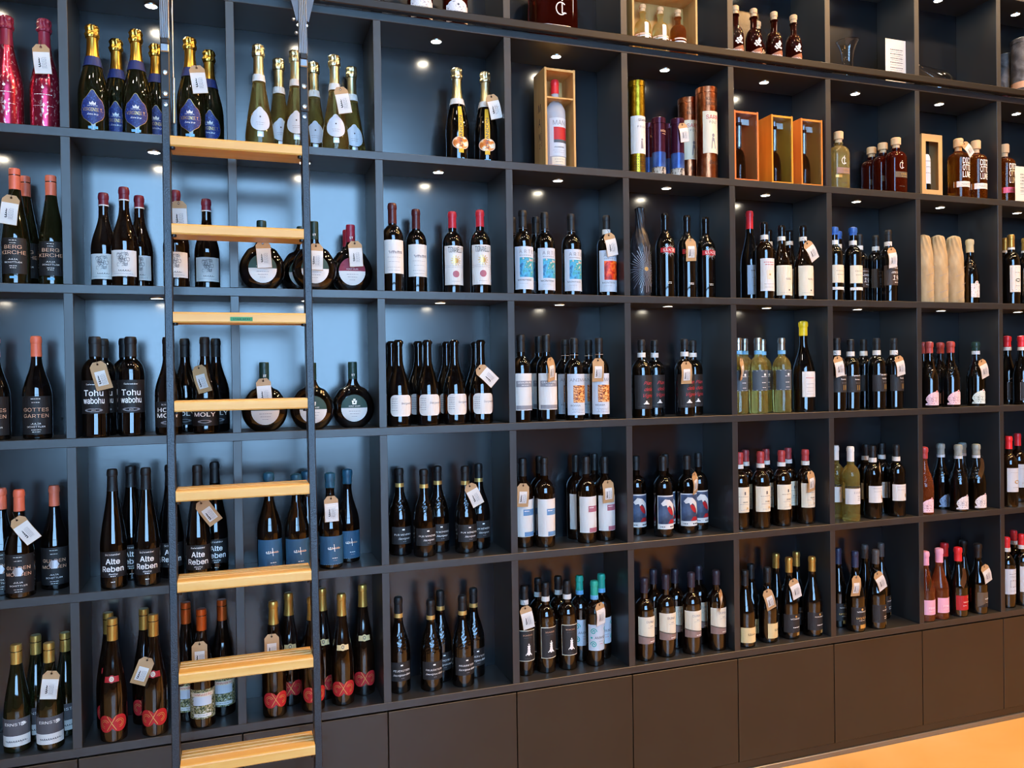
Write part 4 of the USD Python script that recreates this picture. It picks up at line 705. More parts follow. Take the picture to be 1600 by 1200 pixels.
Kind('mini', 'small spirit bottle in the open crate with hanging white strip', 'small spirit bottles in the crate', H=.205, R=.0325, RY=.0325, thick=.0325, ex=2.05, rn=.011, zs=.52, zn=.70, stop=.03, rs=.0135, glass='glass_pale', stopm='cork', els2=[L('paper_peach', rect(.07, .076, .082), 'stripe'), L('paper_white', rect(.07, .068, .074), 'stripe'), L('paper_white', rect(.018, .035, .125), 'strip_label')], **SPB)
Kind('miniamb', 'small amber spirit bottle in the open crate with pale stripes', None, H=.205, R=.0325, RY=.0325, thick=.0325, ex=2.05, rn=.011, zs=.52, zn=.70, stop=.03, rs=.0135, glass='glass_amber', stopm='cork', els2=[L('paper_peach', rect(.078, .076, .082), 'stripe'), L('paper_white', rect(.078, .064, .070), 'stripe')], **SPB)
SASH = affinity.rotate(sbox(-.036, .040, .034, .064), 22, origin=(0, .052))
Kind('grape', 'dark spirit bottle with white berries and copper sash', 'dark spirit bottles with copper sashes', H=.245, R=.034, RY=.034, thick=.034, ex=2.05, rn=.0135, zs=.42, zn=.66, stop=.035, rs=.0155, glass='glass_mahogany', stopm='cork', els2=[L('paper_terracotta', SASH, 'sash'), T('ink_white', 'Camilla', .010, .052, .002, slant=.5), L('ink_white', unary_union([disc(.0042, z, u) for u, z in [(.004, .082), (.013, .086), (.022, .084), (.008, .092), (.017, .095), (.012, .102), (.021, .103), (.003, .099), (-.002, .089), (.016, .110)]]), 'berries'), L('paper_white', sbox(-.004, .012, .012, .026), 'base_label')], **SPB)
Kind('grappa', 'long-necked spirit bottle inside orange wooden box', None, H=.215, R=.027, RY=.027, thick=.027, ex=2.05, rn=.0085, zs=.16, zn=.50, stop=.02, rs=.010, glass='glass_cognac', stopm='ink_silver', collar='ink_silver', els2=[], **SPB)
K('boxed', 'red-capped bottle in clear film inside the pale wooden box', None, 'bordeaux', .318, .0400, 'acetate', ('cap_brightred', .84, 'foil'),
  lambda h: [L('paper_cool', rect(.078, .115*h, .545*h)), T('ink_light', 'MAN', .018, .49*h, wmax=.05), Pp('paper_scarlet', sbox(-.022, .30*h, .036, .44*h)), Pp('paper_slate', sbox(-.022, .265*h, .036, .30*h)), T('ink_grey', 'AMARONE', .006, .215*h), lines('ink_light', .05, [.18*h, .155*h], .001), L('paper_cream', rect(.060, .02*h, .105*h), 'lower_label'), lines('ink_grey', .04, [.08*h, .05*h], .001)], gname='clear_film')
K('darkwin', 'dark bottle with white label inside the windowed box', None, 'bordeaux', .205, .026, 'glass_black', ('cap_black', .8, 'foil'), lambda h: [L('paper_cool', rect(.05, .22*h, .72*h)), lines('ink_grey', .03, [.6*h, .5*h, .4*h], .002)], rn=.010)
# --- tubes and wrapped cases
def gtube(path, k):
    kw = k.kw; H, R = kw['H'], kw['R']; zl = H-.022
    k.P = [(0, 0)]*3+[(R, 0), (R, H)]
    segs = kw.get('segs')
    part(path, 'tube_body', lathe([(0, 0), (R-.0015, 0), (R, .002), (R, zl), (R-.001, zl)], 44), _m[kw['mat']], True)
    if segs:
        for nm, mt, a, b in segs: part(path, nm, lathe([(R, a*H), (R+.0007, a*H+.0004), (R+.0007, b*H-.0004), (R, b*H)], 44), _m[mt], True)
    part(path, 'lid', lathe([(R-.001, zl), (R+.0016, zl+.0005), (R+.0016, H-.003), (R-.001, H-.001), (R-.004, H), (R-.006, H-.002), (0, H-.002)], 44), _m[kw.get('lidm', kw['mat'])], True)
    k.labels(path, Surf('lathe', k.P, R), H, kw.get('els2', []))
TU = dict(name='gift_tube', cat='tube', maker=gtube)
def poli(m, t): return [L('paper_white', sbox(-.046, .085, .046, .205)), T(m, 'SARPA', .012, .185, .004, stretch=1.2), T('ink_grey', 'P O L I', .006, .165, .002), Fp('ink_light', unary_union([Polygon([(-.004, .10), (.010, .10), (.006, .125), (-.002, .128)]), disc(.004, .132, .002)])), Pp('paper_terracotta' if 0 else 'paper_mauve', disc(.008, .150, .036), 'seal')]
Kind('tgold', 'tall golden gift tube with white label', None, H=.335, R=.0325, mat='tube_gold', els2=[L('paper_white', sbox(-.046, .07, .046, .205)), T('ink_grey', 'GRAPPA', .008, .190, .008), T('ink', 'P O L I', .006, .166, .000, stretch=1.3), Fp('ink_light', unary_union([Polygon([(-.004, .088), (.008, .088), (.004, .115), (-.002, .115)]), disc(.004, .12, .002)])), Pp('paper_mauve', disc(.008, .150, .034), 'seal'), Fp('ink_brown', unary_union([sbox(-.03+.007*i, .012+.009*j, -.027+.007*i, .016+.009*j) for i in range(9) for j in range(6)]))], **TU)
Kind('tcop', 'large copper gift tube with cream label', 'large copper gift tubes', H=.310, R=.0428, mat='tube_copper', els2=[L('paper_cream', sbox(-.040, .085, .060, .225)), T('ink_red', 'SARPA', .013, .205, .008, stretch=1.2), T('ink_grey', 'P O L I', .008, .188, .004), Fp('ink_light', unary_union([Polygon([(-.006, .10), (.014, .10), (.008, .135), (-.002, .138)]), disc(.006, .144, .003)])), Pp('paper_mauve', disc(.009, .160, .052), 'seal'), T('ink_brown', 'POLI 1898', .010, .265, .004, wmax=.06), T('ink_brown', 'BASSANO', .010, .250, .004, wmax=.06), T('ink_brown', 'Sarpa', .012, .055, .006, slant=.4)], **TU)
Kind('tplum', 'short plum-coloured gift tube with blue sky and town picture', 'short plum gift tubes', H=.205, R=.0265, mat='tube_plum', segs=[('sky_print', 'tube_sky', .14, .40), ('town_print', 'tube_town', .0, .14)], els2=[T('ink_copper', 'MOKA', .008, .155, .010), lines('ink_copper', .02, [.145], .002, .010), L('ink', Polygon([(-.04, .029), (.04, .029), (.04, .034), (.02, .040), (0, .036), (-.03, .039), (-.04, .034)]), 'roof_line'), L('paper_white', unary_union([sbox(-.03, .012, .035, .027), sbox(.004, .040, .013, .049), sbox(.006, .049, .011, .054)]), 'house_print')], **TU)
Kind('smoke', 'large smoky grey gift tube with copper band', None, H=.30, R=.056, mat='smoke_tube', segs=[('copper_band', 'ink_copper', .22, .32)], els2=[], **TU)
Kind('smokes', 'narrow dark gift tube beside the smoky grey tube', None, H=.21, R=.034, mat='tube_plum', lidm='smoke_tube', segs=[('dark_print', 'smoke_tube', .25, .92), ('copper_band', 'ink_copper', .06, .2)], els2=[], **TU)

# ------------------------------------------------------------------ what stands where: (crop origin and scale used when measuring), row, "kind x y depth|b<base px>"
PLACES = [
 ((0, 0, 4), 'A', 'pinkfoil 38 108 .07;pinkfoil 275 128 .07;goldblue 575 165 .055;goldblue 725 252 .155;goldblue 848 195 .055;goldblue 972 285 .155;goldblue 1185 243 .055;goldblue 1305 322 .155'),
 ((350, 0, 3.5556), 'A', 'palecone 190 255 .055;palecone 302 332 .155;palecone 395 287 .055;palecone 497 352 .155;palecone 612 313 .055;palecone 707 377 .155;ribbon 1292 385 .08;ribbon 1450 405 .08 r-6'),
 ((780, 0, 4), 'A', 'tgold 857 512 .05;tplum 930 775 .14;tplum 995 740 .045;tplum 1058 780 .14;tplum 1112 745 .045;tcop 1180 620 .155;tcop 1293 555 .06'),
 ((1130, 0, 3.404), 'A', 'giareg 612 703 .06;giarer 788 785 .165;giarer 848 762 .105;giarer 918 735 .045;moonw 1250 740 .05;moonw 1343 750 .06;moonp 1495 770 .09'),
 ((540, 0, 6.154), 'T', 'brownwl 715 0 .06 f;brownwl 1052 0 .06 f'),
 ((780, 0, 4), 'T', 'giarebig 335 0 .08 f;mini 895 0 .075 f;mini 1005 0 .075 f;miniamb 1115 0 .075 f'),
 ((1130, 0, 3.404), 'T', 'grape 62 0 .05 f r-22;grape 160 0 .05 f r-24;grape 180 0 .15 f r-20;grape 268 0 .05 f r-23;grape 372 0 .05 f r-25;smoke 1600 215 .08;smokes 1500 290 .13'),
 ((0, 220, 4), 'B', 'bergk 90 178 .05;bergk 155 226 .155;bergk 338 242 .07;sketch 645 328 .14;sketch 773 292 .05;sketch 868 345 .15;sketch 1095 312 .05;sketch 1288 366 .14'),
 ((340, 300, 5.714), 'B', 'bockg 382 262 .06;bockg 745 315 .155;bockg 857 270 .05;bockr 1155 345 .165;bockr 1200 300 .06'),
 ((580, 290, 4), 'B', 'castle 127 112 .05;castle 278 150 .12;tig 505 165 .09;tig 678 155 .06;art 880 200 .16;art 945 157 .05;art 1027 198 .155;art 1082 170 .06;art 1248 180 .07;artor 1468 188 .07'),
 ((960, 300, 4.706), 'B', 'sunwrap 185 112 .07;luce 370 160 .06;luce 530 175 .07;luce 668 188 .08;redwax 992 143 .075;wlab 1100 225 .05;wlab 1133 280 .15;barolo 1227 248 .055;barolo 1285 285 .155;barolo 1385 250 .055'),
 ((1280, 310, 5), 'B', 'bluecap 115 228 .055;bluecap 145 262 .155;bluecap 262 232 .06;y192 312 283 .15;y192 440 290 .13;y192 537 248 .06;paperwrap 812 285 .07;paperwrap 925 288 .07;paperwrap 1050 293 .07;creamcap 1175 325 .08;goldcap 1448 312 .13;goldcap 1497 285 .05;goldcap 1606 312 .13'),
 ((0, 470, 4), 'C', 'gottes -38 222 .08;gottes 225 222 .07;tohu 592 225 .055;tohu 640 238 .16;tohu 815 226 .055;tohu 778 236 .16;moly 1046 228 .05;moly 1153 237 .155;moly 1278 228 .05;moly 1347 237 .145'),
 ((340, 500, 5.714), 'C', 'bockg 412 382 .06;bockg 838 385 .07;bockg 1205 378 .08'),
 ((580, 500, 4), 'C', 'squircle 125 133 .16;squircle 168 125 .055;squircle 292 133 .16;squircle 350 125 .055;squircle 470 135 .16;squircle 518 125 .055;squircle 650 137 .16;squircle 682 125 .055;band 930 92 .05;band 1045 102 .155;band 1092 93 .05;amber 1210 123 .155;amber 1267 115 .05;amber 1357 125 .155;amber 1422 113 .05'),
 ((960, 490, 4.706), 'C', 'pian 197 193 .05;pian 293 198 .12;pian 513 188 .05;pian 575 198 .13;white 908 180 .05;white 955 185 .155;white 1055 180 .05;white 1088 190 .155;white 1228 180 .06;ywax 1387 60 .075'),
 ((1280, 500, 5), 'C', 'dante 135 142 .05;dante 243 153 .06;dante 345 152 .145;dante 447 143 .055;dante 582 143 .06;bellr 808 180 .15 r-26;bellr 858 175 .06 r-26;bellr 945 180 .155 r-26;bellr 1025 172 .055 r-26;bellg 1222 175 .07 r-26;scrl 1468 130 .09;scrl 1580 128 .06'),
 ((0, 690, 4), 'D', 'gulden 5 290 .06;gulden 118 300 .045;gulden 337 273 .115;alte 700 172 .05;alte 815 152 .15;alte 910 163 .05;alte 1060 144 .13;alte 1232 147 .05;alte 1340 128 .13'),
 ((340, 700, 5.4536), 'D', 'tealcap 433 210 .06;tealcap 668 226 .05;tealcap 755 200 .15;tealcap 955 215 .055;tealcap 1103 185 .13'),
 ((580, 690, 4), 'D', 'mineral 175 167 b708;mineral 327 173 b715;mineral 413 153 .15;mineral 585 153 b692;mineral 670 137 .15;blueband 945 105 b660;blueband 1050 90 .155;blueband 1080 100 b655;redband 1277 83 .14;redband 1340 93 b622;redband 1393 75 .16;redband 1457 92 b608'),
 ((960, 680, 4.706), 'D', 'glassart 157 152 b730;glassart 372 138 .16;glassart 355 155 b745;glassart 530 148 b720;glassart 613 130 .14;cantina 918 127 b692;cantina 962 108 .145;cantina 1073 120 b685;cantina 1113 100 .145;cantina 1227 112 b665;cantina 1275 92 .145;cantina 1402 105 b650'),
 ((1280, 670, 5), 'D', 'whitecap 125 130 b722;whitecap 243 138 b718;collina 360 120 .145;collina 415 132 b702;collina 487 112 .15;collina 600 125 b684;rosebell 816 145 b684 r-18;bluebell 948 117 .13 r-18;greybell 1085 127 b655 r-18;greybell 1117 110 .155 r-18;greybell 1225 122 b640 r-18;redcap 1480 58 b620;redcap 1548 35 .13'),
 ((0, 920, 4), 'E', 'ernst 100 348 b1012;ernst 222 290 .145;ernst 305 338 b998;ernst 410 273 .145;bloss 675 150 .15;bloss 700 185 b968;bloss 898 125 .15;bloss 957 160 b930;garden 1160 85 .125;garden 1257 127 .05;garden 1385 68 .13'),
 ((340, 890, 3.871), 'E', 'blossw 335 190 b884;blossw 428 140 .135;blossw 568 165 .05;blossw 630 113 .14;blossw 748 143 b812;blossw 875 90 .13'),
 ((580, 870, 4), 'E', 'feuer 168 243 .10;feuer 370 268 b832;feuer 430 210 .15;feuer 568 240 b806;feuer 637 195 .15;chess 955 180 b738;chess 1042 133 .15;chess 1087 158 b710;chess 1167 120 .15;chess 1222 145 b690;manco 1300 117 .145;manco 1393 148 b670;manco 1437 105 .145'),
 ((960, 850, 4.706), 'E', 'dune 218 248 b855;dune 285 185 .15;dune 375 222 b825;dune 443 182 .15;dune 563 208 b805;dune 617 157 .16;dune 747 192 b778;cream 958 190 b755;cream 1003 145 .145;cream 1122 170 b720 r24;goldblk 1187 68 .15;goldblk 1282 97 b692;goldblk 1337 55 .15;goldblk 1452 92 b675'),
 ((1280, 810, 5), 'E', 'navy 145 232 b855;navy 278 255 b870;taupe 355 203 .145;taupe 440 243 b862;taupe 480 192 .15;rose 826 258 b815;rose 935 235 b803;redlab 977 192 .145;redlab 1083 227 b765;blkwax 1125 172 .16;blkwax 1237 198 b742;redstrip 1462 145 .06;redstrip 1518 92 .15;redstrip 1580 122 .06'),
]
ITEMS = []
for (ox, oy, sc), row, txt in PLACES:
    for e in txt.split(';'):
        q = e.split(); k = KINDS[q[0]]; px, py = ox+float(q[1])/sc, oy+float(q[2])/sc
        zs = SZ[ROWS.index(row)+1]+TB/2; H, R = k.kw['H'], k.kw['R']; RY = k.kw.get('RY', R)
        if q[3][0] == 'b': d = at_z(px+.3, oy+float(q[3][1:])/sc, zs)[1]+RY*.9-.018
        else: d = float(q[3])
        rot = 0.0; fix = False
        for o in q[4:]:
            if o[0] == 'r': rot = float(o[1:])
            if o == 'f': fix = True
        ITEMS.append(dict(k=k, px=px, py=py, d=min(max(d, RY+.004), D-RY-.004), row=row, zs=zs, R=R, RY=RY, rot=rot, fix=fix))
def resolve(it):
    # the axis is found at the height of the cap for a thing whose top shows, at its foot for one cut by the frame
    p = at_y(it['px'], it['py'], it['d']); it['x'] = p[0]; it['h'] = p[2]-it['zs']
    b = max(i for i in range(len(DX)) if DX[i] < it['x']-.004) if 'bay' not in it else it['bay']; it['bay'] = b
    it['x'] = min(max(it['x'], DX[b]+TD/2+it['R']+.002), DX[b+1]-TD/2-it['R']-.002)+it.get('ex', 0.0)
for it in ITEMS: resolve(it)
for key in {i['k'].key for i in ITEMS}:     # each kind takes the height its instances measure
    hs = [i['h'] for i in ITEMS if i['k'].key == key and not i['fix']]
    if hs:
        k = KINDS[key]; k.med = float(np.median(hs))
        if 'maker' not in k.kw: k.kw['H'] = k.med
cells = {}
for it in ITEMS: cells.setdefault((it['row'], it['bay']), []).append(it)
for c in cells.values():
    for _ in range(80):
        moved = False
        for i in range(len(c)):
            for j in range(i):
                a, b = c[i], c[j]
                if a['d'] < b['d']: a, b = b, a       # a behind
                rx, ry = a['R']+b['R']+.0012, a['RY']+b['RY']+.0012
                dx_, dy_ = a['x']-b['x'], a['d']-b['d']; q = math.hypot(dx_/rx, dy_/ry)
                if q < 1:
                    s = .5*(1-q)*min(ry, .05)+.0004
                    a2, b2 = min(a['d']+s, D-a['RY']-.003), max(b['d']-s, b['RY']+.0015)
                    if abs(a2-a['d'])+abs(b2-b['d']) < 1e-5:
                        e = .3*(1-q)*rx*(1 if dx_ >= 0 else -1); a['ex'] = a.get('ex', 0)+e; b['ex'] = b.get('ex', 0)-e
                    a['d'], b['d'] = a2, b2; resolve(a); resolve(b); moved = True
        if not moved: break

ORD = ['first', 'second', 'third', 'fourth', 'fifth', 'sixth', 'seventh', 'eighth']
NUMW = {2: 'two', 3: 'three', 4: 'four', 5: 'five', 6: 'six', 7: 'seven', 8: 'eight'}
def ordinal(i, n):
    if n == 1: return ''
    if n == 2: return ['left one', 'right one'][i]
    if n == 3: return ['left one', 'middle one', 'right one'][i]
    return 'leftmost' if i == 0 else 'rightmost' if i == n-1 else f'{ORD[i]} from left'
kinds_rows = {}
for it in ITEMS: kinds_rows.setdefault(it['k'].key, set()).add(it['row'])
for key in kinds_rows:
    for row in kinds_rows[key]:
        its = sorted([i for i in ITEMS if i['k'].key == key and i['row'] == row], key=lambda i: i['x'])
        fr = [i for i in its if i['d'] < .1]; bk = [i for i in its if i['d'] >= .1]; suf = f'{ROWNAME[row]} row, ' if len(kinds_rows[key]) > 1 else ''
        for lst, nm in ((fr, 'front'), (bk, 'back')):
            for n, i in enumerate(lst):
                o = ordinal(n, len(lst))
                if len(its) == 1: q = suf.strip(', ')
                elif not (fr and bk): q = suf+o
                else: q = suf+(f'{nm} {o}' if o and len(lst) < 4 else f'{nm} row, {o}' if o else ('one behind' if nm == 'back' else 'one in front'))
                i['q'] = q; i['label'] = i['k'].desc+(', '+q if q else '')
rnd = random.Random(11)
BOTTLE = {}
for it in ITEMS:
    k = it['k']; H = k.kw['H']; s = 1.0 if it['fix'] else min(max(it['h']/k.med, .97), 1.03)*k.med/H
    it['s'] = s; it['H'] = H*s; rot = it['rot']+rnd.uniform(-5, 5)
    if k.key.startswith('bock') or k.kw.get('maker') is spirit: rot = it['rot']+rnd.uniform(-1.5, 1.5)
    loc = (it['x'], it['d'], it['zs']); many = sum(i['k'] is k for i in ITEMS) > 1
    if k.root is None:
        it['path'] = thing(k.name, it['label'], k.cat, loc, rot, k.group if many else None, (1, 1, s)); k.build(it['path']); k.root = it['path']
    else: it['path'] = clone(k.root, k.name, it['label'], k.cat, loc, rot, k.group, (1, 1, s))

# ------------------------------------------------------------------ boxes, crate, glassware and cards
def zsh(row): return SZ[ROWS.index(row)+1]+TB/2
def wood_box(name, label, x0, x1, y0, dep, row, h, mat, wall=.009, bar=None, back=True, group=None):
    z = zsh(row); t = thing(name, label, 'box', ((x0+x1)/2, y0, z), 0, group); w = (x1-x0)/2
    part(t, 'side_panel', box(-w, -w+wall, 0, dep, 0, h, .001), _m[mat]); part(t, 'side_panel', box(w-wall, w, 0, dep, 0, h, .001), _m[mat])
    part(t, 'bottom_panel', box(-w+wall, w-wall, .001, dep, 0, wall), _m[mat]); part(t, 'top_panel', box(-w+wall, w-wall, .001, dep, h-wall-.002, h-.002), _m[mat])
    part(t, 'back_panel', box(-w+wall, w-wall, dep-.005, dep-.001, wall, h-wall-.002), _m[mat])
    return t, w
pa, pb = at_y(851.5, 180, .03), at_y(899.5, 180, .03); hb = at_y(876, 107, .03)[2]-zsh('A')
wb, ww = wood_box('wooden_wine_box', 'pale wooden box with open front holding a red-capped bottle', pa[0], pb[0], .03, .115, 'A', hb, 'pale_wood')
zbar = .695*hb
ring = Polygon([(-ww+.0092, .0), (ww-.0092, .0), (ww-.0092, .10), (-ww+.0092, .10)]).difference(Point(0, .052).buffer(.0235))
m = extrude(ring, .006); v = m.vertices; m.vertices = np.stack([v[:, 0], v[:, 1]+.002, zbar+v[:, 2]], 1); part(wb, 'cross_panel', m, _m['pale_wood'])
Sb = Surf('fn', fn=lambda u, z, off: np.stack([-ww-off, .058-u, z], 1))
tm = [text2(c, .030, 0.0, z, stretch=.8, slant=.15) for c, z in zip('MAN', (.235, .18, .125))]+[text2('I', .018, .0, .09, slant=.3)]
for q in tm: q.vertices[:, 2] += .0003
part(wb, 'lettering', cat([Sb.wrap3(q) for q in tm]), _m['ink_brown'])
v, f = tri_poly(unary_union([affinity.rotate(dashes(.15, 0, .0035), 90, origin=(0, 0))]), .5, .5); v = v+np.array([.022, .16]); part(wb, 'small_lettering', Sb.wrap(v, f, .0004), _m['ink_brown'])
kb = KINDS['boxed']; kb.kw['H'] = hb*.90
pth = thing('wine_bottle', 'red-capped bottle in clear film standing inside the pale wooden box', 'bottle', ((pa[0]+pb[0])/2, .03+.052, zsh('A')+.0095), 0); kb.kw['R'] = min(.0400, ww-.0105); kb.build(pth)

ORW = [((1147.6, 1185.8), 173.5, 'orange_wood', 'orange-red wooden bottle box with clear front, left of three', 'inside the left, orange-red wooden box'), ((1205.8, 1239.3), 180, 'honey_wood', 'honey-yellow wooden bottle box with clear front, middle of three', 'inside the middle, honey-yellow wooden box'), ((1251.9, 1285.7), 186, 'amber_wood', 'amber wooden bottle box with clear front, right of three', 'inside the right, amber wooden box')]
kg = KINDS['grappa']
for n, ((xa, xb), yt, mt, lab, where) in enumerate(ORW):
    p0, p1 = at_y(xa, 230, .014), at_y(xb, 230, .014); h = at_y((xa+xb)/2, yt, .014)[2]-zsh('A')
    t, w = wood_box('bottle_box', lab, p0[0], p1[0], .014, .12, 'A', h, mt, .008, group=None)
    part(t, 'clear_front', box(-w+.0082, w-.0082, .004, .0055, .0085, h-.011), _m['pane'])
    part(t, 'paper_card', box(-.012, w-.010, .052, .0535, h-.040, h-.016), _m['paper_white'])
    loc = ((p0[0]+p1[0])/2-.006, .014+.046, zsh('A')+.0085); sz_ = (h-.020)/.215; lb = 'long-necked spirit bottle '+where
    if n == 0: pth = thing('spirit_bottle', lb, 'bottle', loc, 0, None, (1, 1, sz_)); kg.build(pth); kg.root = pth
    else: clone(kg.root, 'spirit_bottle', lb, 'bottle', loc, 0, None, (1, 1, sz_))
# windowed carton
p0, p1 = at_y(1440.5, 260, .045), at_y(1472.5, 260, .045); h = at_y(1456, 210, .045)[2]-zsh('A'); w = (p1[0]-p0[0])/2; dep = .075
t = thing('windowed_box', 'pale cardboard box with rounded window showing a dark bottle', 'box', ((p0[0]+p1[0])/2, .045, zsh('A')))
fr = sbox(-w, 0, w, h).difference(rrect(w*1.24, h*.115, h*.885, .004))
m = extrude(fr, .003); v = m.vertices; m.vertices = np.stack([v[:, 0], .003-v[:, 2], v[:, 1]], 1); m.fix_normals(); part(t, 'front_panel', m, _m['cream_box'])
for s_ in (-1, 1): part(t, 'side_panel', box(min(s_*w, s_*(w-.003)), max(s_*w, s_*(w-.003)), .003, dep, 0, h), _m['cream_box'])
part(t, 'top_panel', box(-w+.003, w-.003, .003, dep, h-.003, h), _m['cream_box']); part(t, 'bottom_panel', box(-w+.003, w-.003, .003, dep, 0, .003), _m['cream_box']); part(t, 'back_panel', box(-w+.003, w-.003, dep-.003, dep, .003, h-.003), _m['frame_dark'])
Sf = Surf('fn', fn=lambda u, z, off: np.stack([u, -off, z], 1)); part(t, 'lettering', Sf.wrap3(text2('SINGLE MALT', .006, 0, .010, wmax=w*1.5)), _m['ink_brown'])
kd = KINDS['darkwin']; kd.kw['H'] = h-.012; pth = thing('wine_bottle', 'dark bottle with white label inside the windowed cardboard box', 'bottle', ((p0[0]+p1[0])/2-.006, .045+.038, zsh('A')+.0034)); kd.kw['R'] = .025; kd.build(pth)
# open crate with three little bottles
p0, p1 = at_y(988, 40, .03), at_y(1090, 40, .03)
t, w = wood_box('wooden_crate', 'open pale wooden crate holding three small spirit bottles', p0[0], p1[0], .03, .10, 'T', .250, 'pale_wood', .009)
# acrylic cards
def sign(label, xa, xb, ya, yb, Y, row, rz=0):
    p0, p1 = at_y(xa, (ya+yb)/2, Y), at_y(xb, (ya+yb)/2, Y); h = at_y((xa+xb)/2, ya, Y)[2]-zsh(row); w = (p1[0]-p0[0])/2/math.cos(math.radians(rz))
    t = thing('information_card', label, 'card', ((p0[0]+p1[0])/2, Y, zsh(row)), rz)
    part(t, 'card', box(-w, w, 0, .0015, .001, h, .0003), _m['paper_white']); part(t, 'foot', box(-w, w, 0, .035, 0, .001), _m['paper_white'])
    v, f = tri_poly(unary_union([dashes(w*1.15, h*z, .0035, i) for i, z in enumerate((.78, .69, .60, .51, .40, .31))]+[dashes(w*1.1, h*z, .0014, i+9) for i, z in enumerate((.735, .645, .56, .46, .355, .265, .22))]), .5, .5)
    part(t, 'lettering', Sf.wrap(v, f, .0004), _m['ink_grey'])
sign('white information card standing in the top row beside the carafe', 1383, 1417, 62, 0, .05, 'T')
sign('white printed card at the right edge of the second row', 1585, 1622, 261, 0, .012, 'A')
# carafe and reclining decanter
def shell(prof, th=.0034):
    inner = [(max(r-th, .0005), z+(th*2 if i == 0 else 0)) for i, (r, z) in enumerate(prof)]
    return [(0, prof[0][1])]+list(prof)+inner[::-1]+[(0, inner[0][1])]
pc = at_y(1324.5, 90, .07); pr = [(.027, 0), (.029, .004), (.026, .02), (.0235, .045), (.024, .075), (.028, .105), (.036, .13), (.046, .146), (.049, .152)]
t = thing('carafe', 'empty clear glass carafe with flared rim in the top row', 'carafe', (pc[0], .07, zsh('T'))); part(t, 'glass_body', lathe([(r, z*1.18) for r, z in shell(pr)], 48), _m['glass_clear'], True)
pd = at_y(1480, 105, .07); pr = [(.012, 0), (.040, .006), (.052, .025), (.054, .05), (.048, .085), (.034, .13), (.021, .17), (.014, .205), (.0125, .24), (.016, .27), (.020, .285)]
m = lathe(shell(pr, .0018), 48); rotm(m, math.radians(-66), [0, 1, 0]); m.apply_translation([0, 0, -m.vertices[:, 2].min()])
t = thing('decanter', 'clear glass wine decanter lying on its side in the top row', 'decanter', (pd[0]+.015, .085, zsh('T'))); part(t, 'glass_body', m, _m['glass_clear'], True)

# ------------------------------------------------------------------ paper price tags
def tag_parts(t, white):
    w, h = .025, .094
    card = Polygon([(-w, -h), (w, -h), (w, -.014), (w-.012, 0), (-w+.012, 0), (-w, -.014)]).difference(Point(0, -.009).buffer(.0028, quad_segs=4))
    def bend(v): v = v.copy(); v[:, 1] = v[:, 1]-.006*np.sin(np.clip(-v[:, 2]/h, 0, 1)*PI)**2+.004*np.clip(-v[:, 2]/h, 0, 1); return v
    def sheet(poly, off, th=.0006):
        v, f = tri_poly(poly, 1, .012); n = len(v)
        a = np.stack([v[:, 0], np.full(n, -off), v[:, 1]], 1); b = a+[0, th, 0]
        if th <= 0: return trimesh.Trimesh(bend(a), f, process=False)
        return trimesh.Trimesh(bend(np.vstack([a, b])), np.vstack([f, f[:, ::-1]+n]), process=False)
    c = part(t, 'card', sheet(card, 0), _m['kraft'])
    st = sbox(-w+.001, -h+.001, w-.001, -.026) if white else sbox(-.016, -h+.014, .016, -.032)
    part(c, 'sticker', sheet(st, .0007, 0), _m['paper_white'])
    hz = -.060
    prt = affinity.rotate(script_line(0, 0, .026, .0055, 2, .0011), 90, origin=(0, 0)); prt = affinity.translate(prt, -.008, hz-.001)
    pr2 = unary_union([affinity.translate(affinity.rotate(dashes(.034, 0, .0012, i), 90, origin=(0, 0)), u, hz) for i, u in enumerate((0, .004, .008, .0115))])
    part(c, 'lettering', sheet(prt, .0012, 0), _m['ink']); part(c, 'fine_print', sheet(pr2, .0012, 0), _m['ink_light'])
    part(c, 'eyelet', cat([(lambda r: (rotm(r, PI/2, [1, 0, 0]), r.apply_translation([0, -.0008, -.009]), r)[2])(trimesh.creation.torus(.0034, .0009, major_sections=14, minor_sections=6))]), _m['kraft_dark'])
    part(t, 'string', tube([(0, -.001, -.008), (.0005, -.003, -.002), (.001, -.001, .008), (.0015, .006, .016), (.001, .012, .020)], .0007, 5), _m['string'], True)
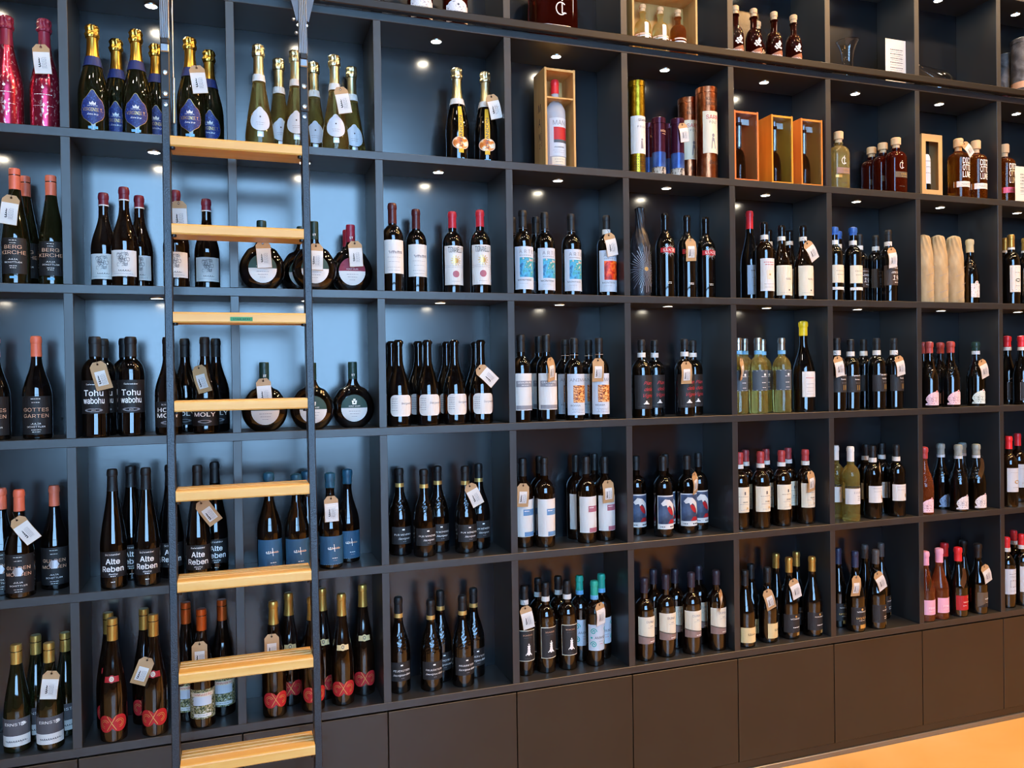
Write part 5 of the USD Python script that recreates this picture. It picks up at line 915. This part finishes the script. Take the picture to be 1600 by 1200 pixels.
TAGS = [  # crop, row, "x y lean [w = white sticker fills it] [r<turn>] [s<size>]"
 ((0, 0, 4), 'A', '262 368 4 w;1240 495 8 w'), ((350, 0, 3.5556), 'A', '660 556 12 w;1500 592 16 w'), ((780, 0, 4), 'A', '1153 828 12 w s.8'), ((1130, 0, 3.404), 'A', '1303 792 48 w s.8'),
 ((0, 220, 4), 'B', '60 430 -8 w;1120 462 2 w'), ((340, 300, 5.714), 'B', '412 558 4 w;878 578 -1 w;1232 552 4 w'), ((580, 290, 4), 'B', '1498 368 14 w'), ((960, 300, 4.706), 'B', '563 425 4;1447 432 35 w'), ((1280, 310, 5), 'B', '572 462 10 w'),
 ((0, 470, 4), 'C', '630 468 14;1262 488 14 r-25'), ((340, 500, 5.714), 'C', '416 640 4 w'), ((580, 500, 4), 'C', '722 345 48 w;1130 308 10 r35;1418 312 0'), ((960, 490, 4.706), 'C', '530 434 2;950 408 16 r40'), ((1280, 500, 5), 'C', '155 362 14 w;632 357 14 w;908 385 14 r50;1285 380 22 w'),
 ((0, 690, 4), 'D', '155 550 34 w;1300 440 34'), ((340, 700, 5.4536), 'D', '970 520 2 w'), ((580, 690, 4), 'D', '642 332 26 w;948 335 -3;1482 312 4'), ((960, 680, 4.706), 'D', '603 352 15 r35;1450 340 10 r15'), ((1280, 670, 5), 'D', '490 345 18 r45;1292 305 16 r60'),
 ((0, 920, 4), 'E', '312 603 -8 w;892 515 -22;1248 415 0'), ((340, 890, 3.871), 'E', '328 470 0'), ((580, 870, 4), 'E', '975 380 12 w;1435 358 8 r20 w'), ((960, 850, 4.706), 'E', '800 415 20 r45;1140 408 20;1330 330 20 w'), ((1280, 810, 5), 'E', '288 528 -2;478 488 28 w;885 495 16 r50;1150 465 14 r62;1308 432 24 w'),
]
troot, tn = {}, {}
for (ox, oy, sc), row, txt in TAGS:
    for e in txt.split(';'):
        q = e.split(); px, py, a = ox+float(q[0])/sc, oy+float(q[1])/sc, float(q[2]); wh = 'w' in q[3:]; turn = next((float(o[1:]) for o in q[3:] if o[0] == 'r'), 0.0); sc_ = next((float(o[1:]) for o in q[3:] if o[0] == 's'), .95)
        p = at_y(px, py, .03); ar = math.radians(a); hx = p[0]-.047*sc_*math.sin(ar)
        it = min([i for i in ITEMS if i['row'] == row and abs(i['x']-hx) < .12], key=lambda i: abs(i['x']-hx)+(.06 if i['d'] > .1 else 0))
        Y = it['d']-it['RY']-.010-.02*abs(math.sin(math.radians(turn))); p = at_y(px, py, Y); x, z = p[0]-.047*sc_*math.sin(ar), p[2]+.047*sc_*math.cos(ar)
        c = ('white' if wh else 'kraft')
        w_ = it['k'].desc.split(); sd = it['k'].desc
        lab = f"{c} price tag on {sd}".replace('red two-lobed', 'two-lobed'); q2 = it['q']
        it.setdefault('tags', []).append(lab)
        key = 'w' if wh else 'k'; loc = (x, Y, z)
        rest = dict(sc=(sc_,)*3, ry=-a)
        TAGREC = (lab, it)
        tn.setdefault(lab, []).append((key, loc, turn, sc_, a, it))
for lab, lst in tn.items():
    lst.sort(key=lambda r: r[1][0])
    for n, (key, loc, turn, s_, a, it) in enumerate(lst):
        o = ordinal(n, len(lst)); L_ = lab+(', '+o if o else '')
        if key in troot: clone(troot[key], 'price_tag', L_, 'price tag', loc, turn, 'paper price tags on the bottles', (s_,)*3, 0, -a)
        else: troot[key] = thing('price_tag', L_, 'price tag', loc, turn, 'paper price tags on the bottles', (s_,)*3, 0, -a); tag_parts(troot[key], key == 'w')

# ------------------------------------------------------------------ the LED spots
BAYN = {1: 'leftmost', 2: 'second', 3: 'third', 4: 'fourth', 5: 'fifth', 6: 'sixth', 7: 'seventh', 8: 'eighth', 9: 'ninth', 10: 'rightmost'}
proot = None
for r in range(4):
    for b in range(1, 11):
        c = cells.get((ROWS[r], b)); x = (DX[b]+DX[b+1])/2; z = SZ[r]-TB/2
        lab = f'recessed LED spot in the {ROWNAME[ROWS[r]]} row, {BAYN[b]} column of compartments'
        if proot is None: proot = thing('led_spot', lab, 'spotlight', (x, .11, z), 0, 'LED spots in the compartments'); puck_parts(proot)
        else: clone(proot, 'led_spot', lab, 'spotlight', (x, .11, z), 0, 'LED spots in the compartments')
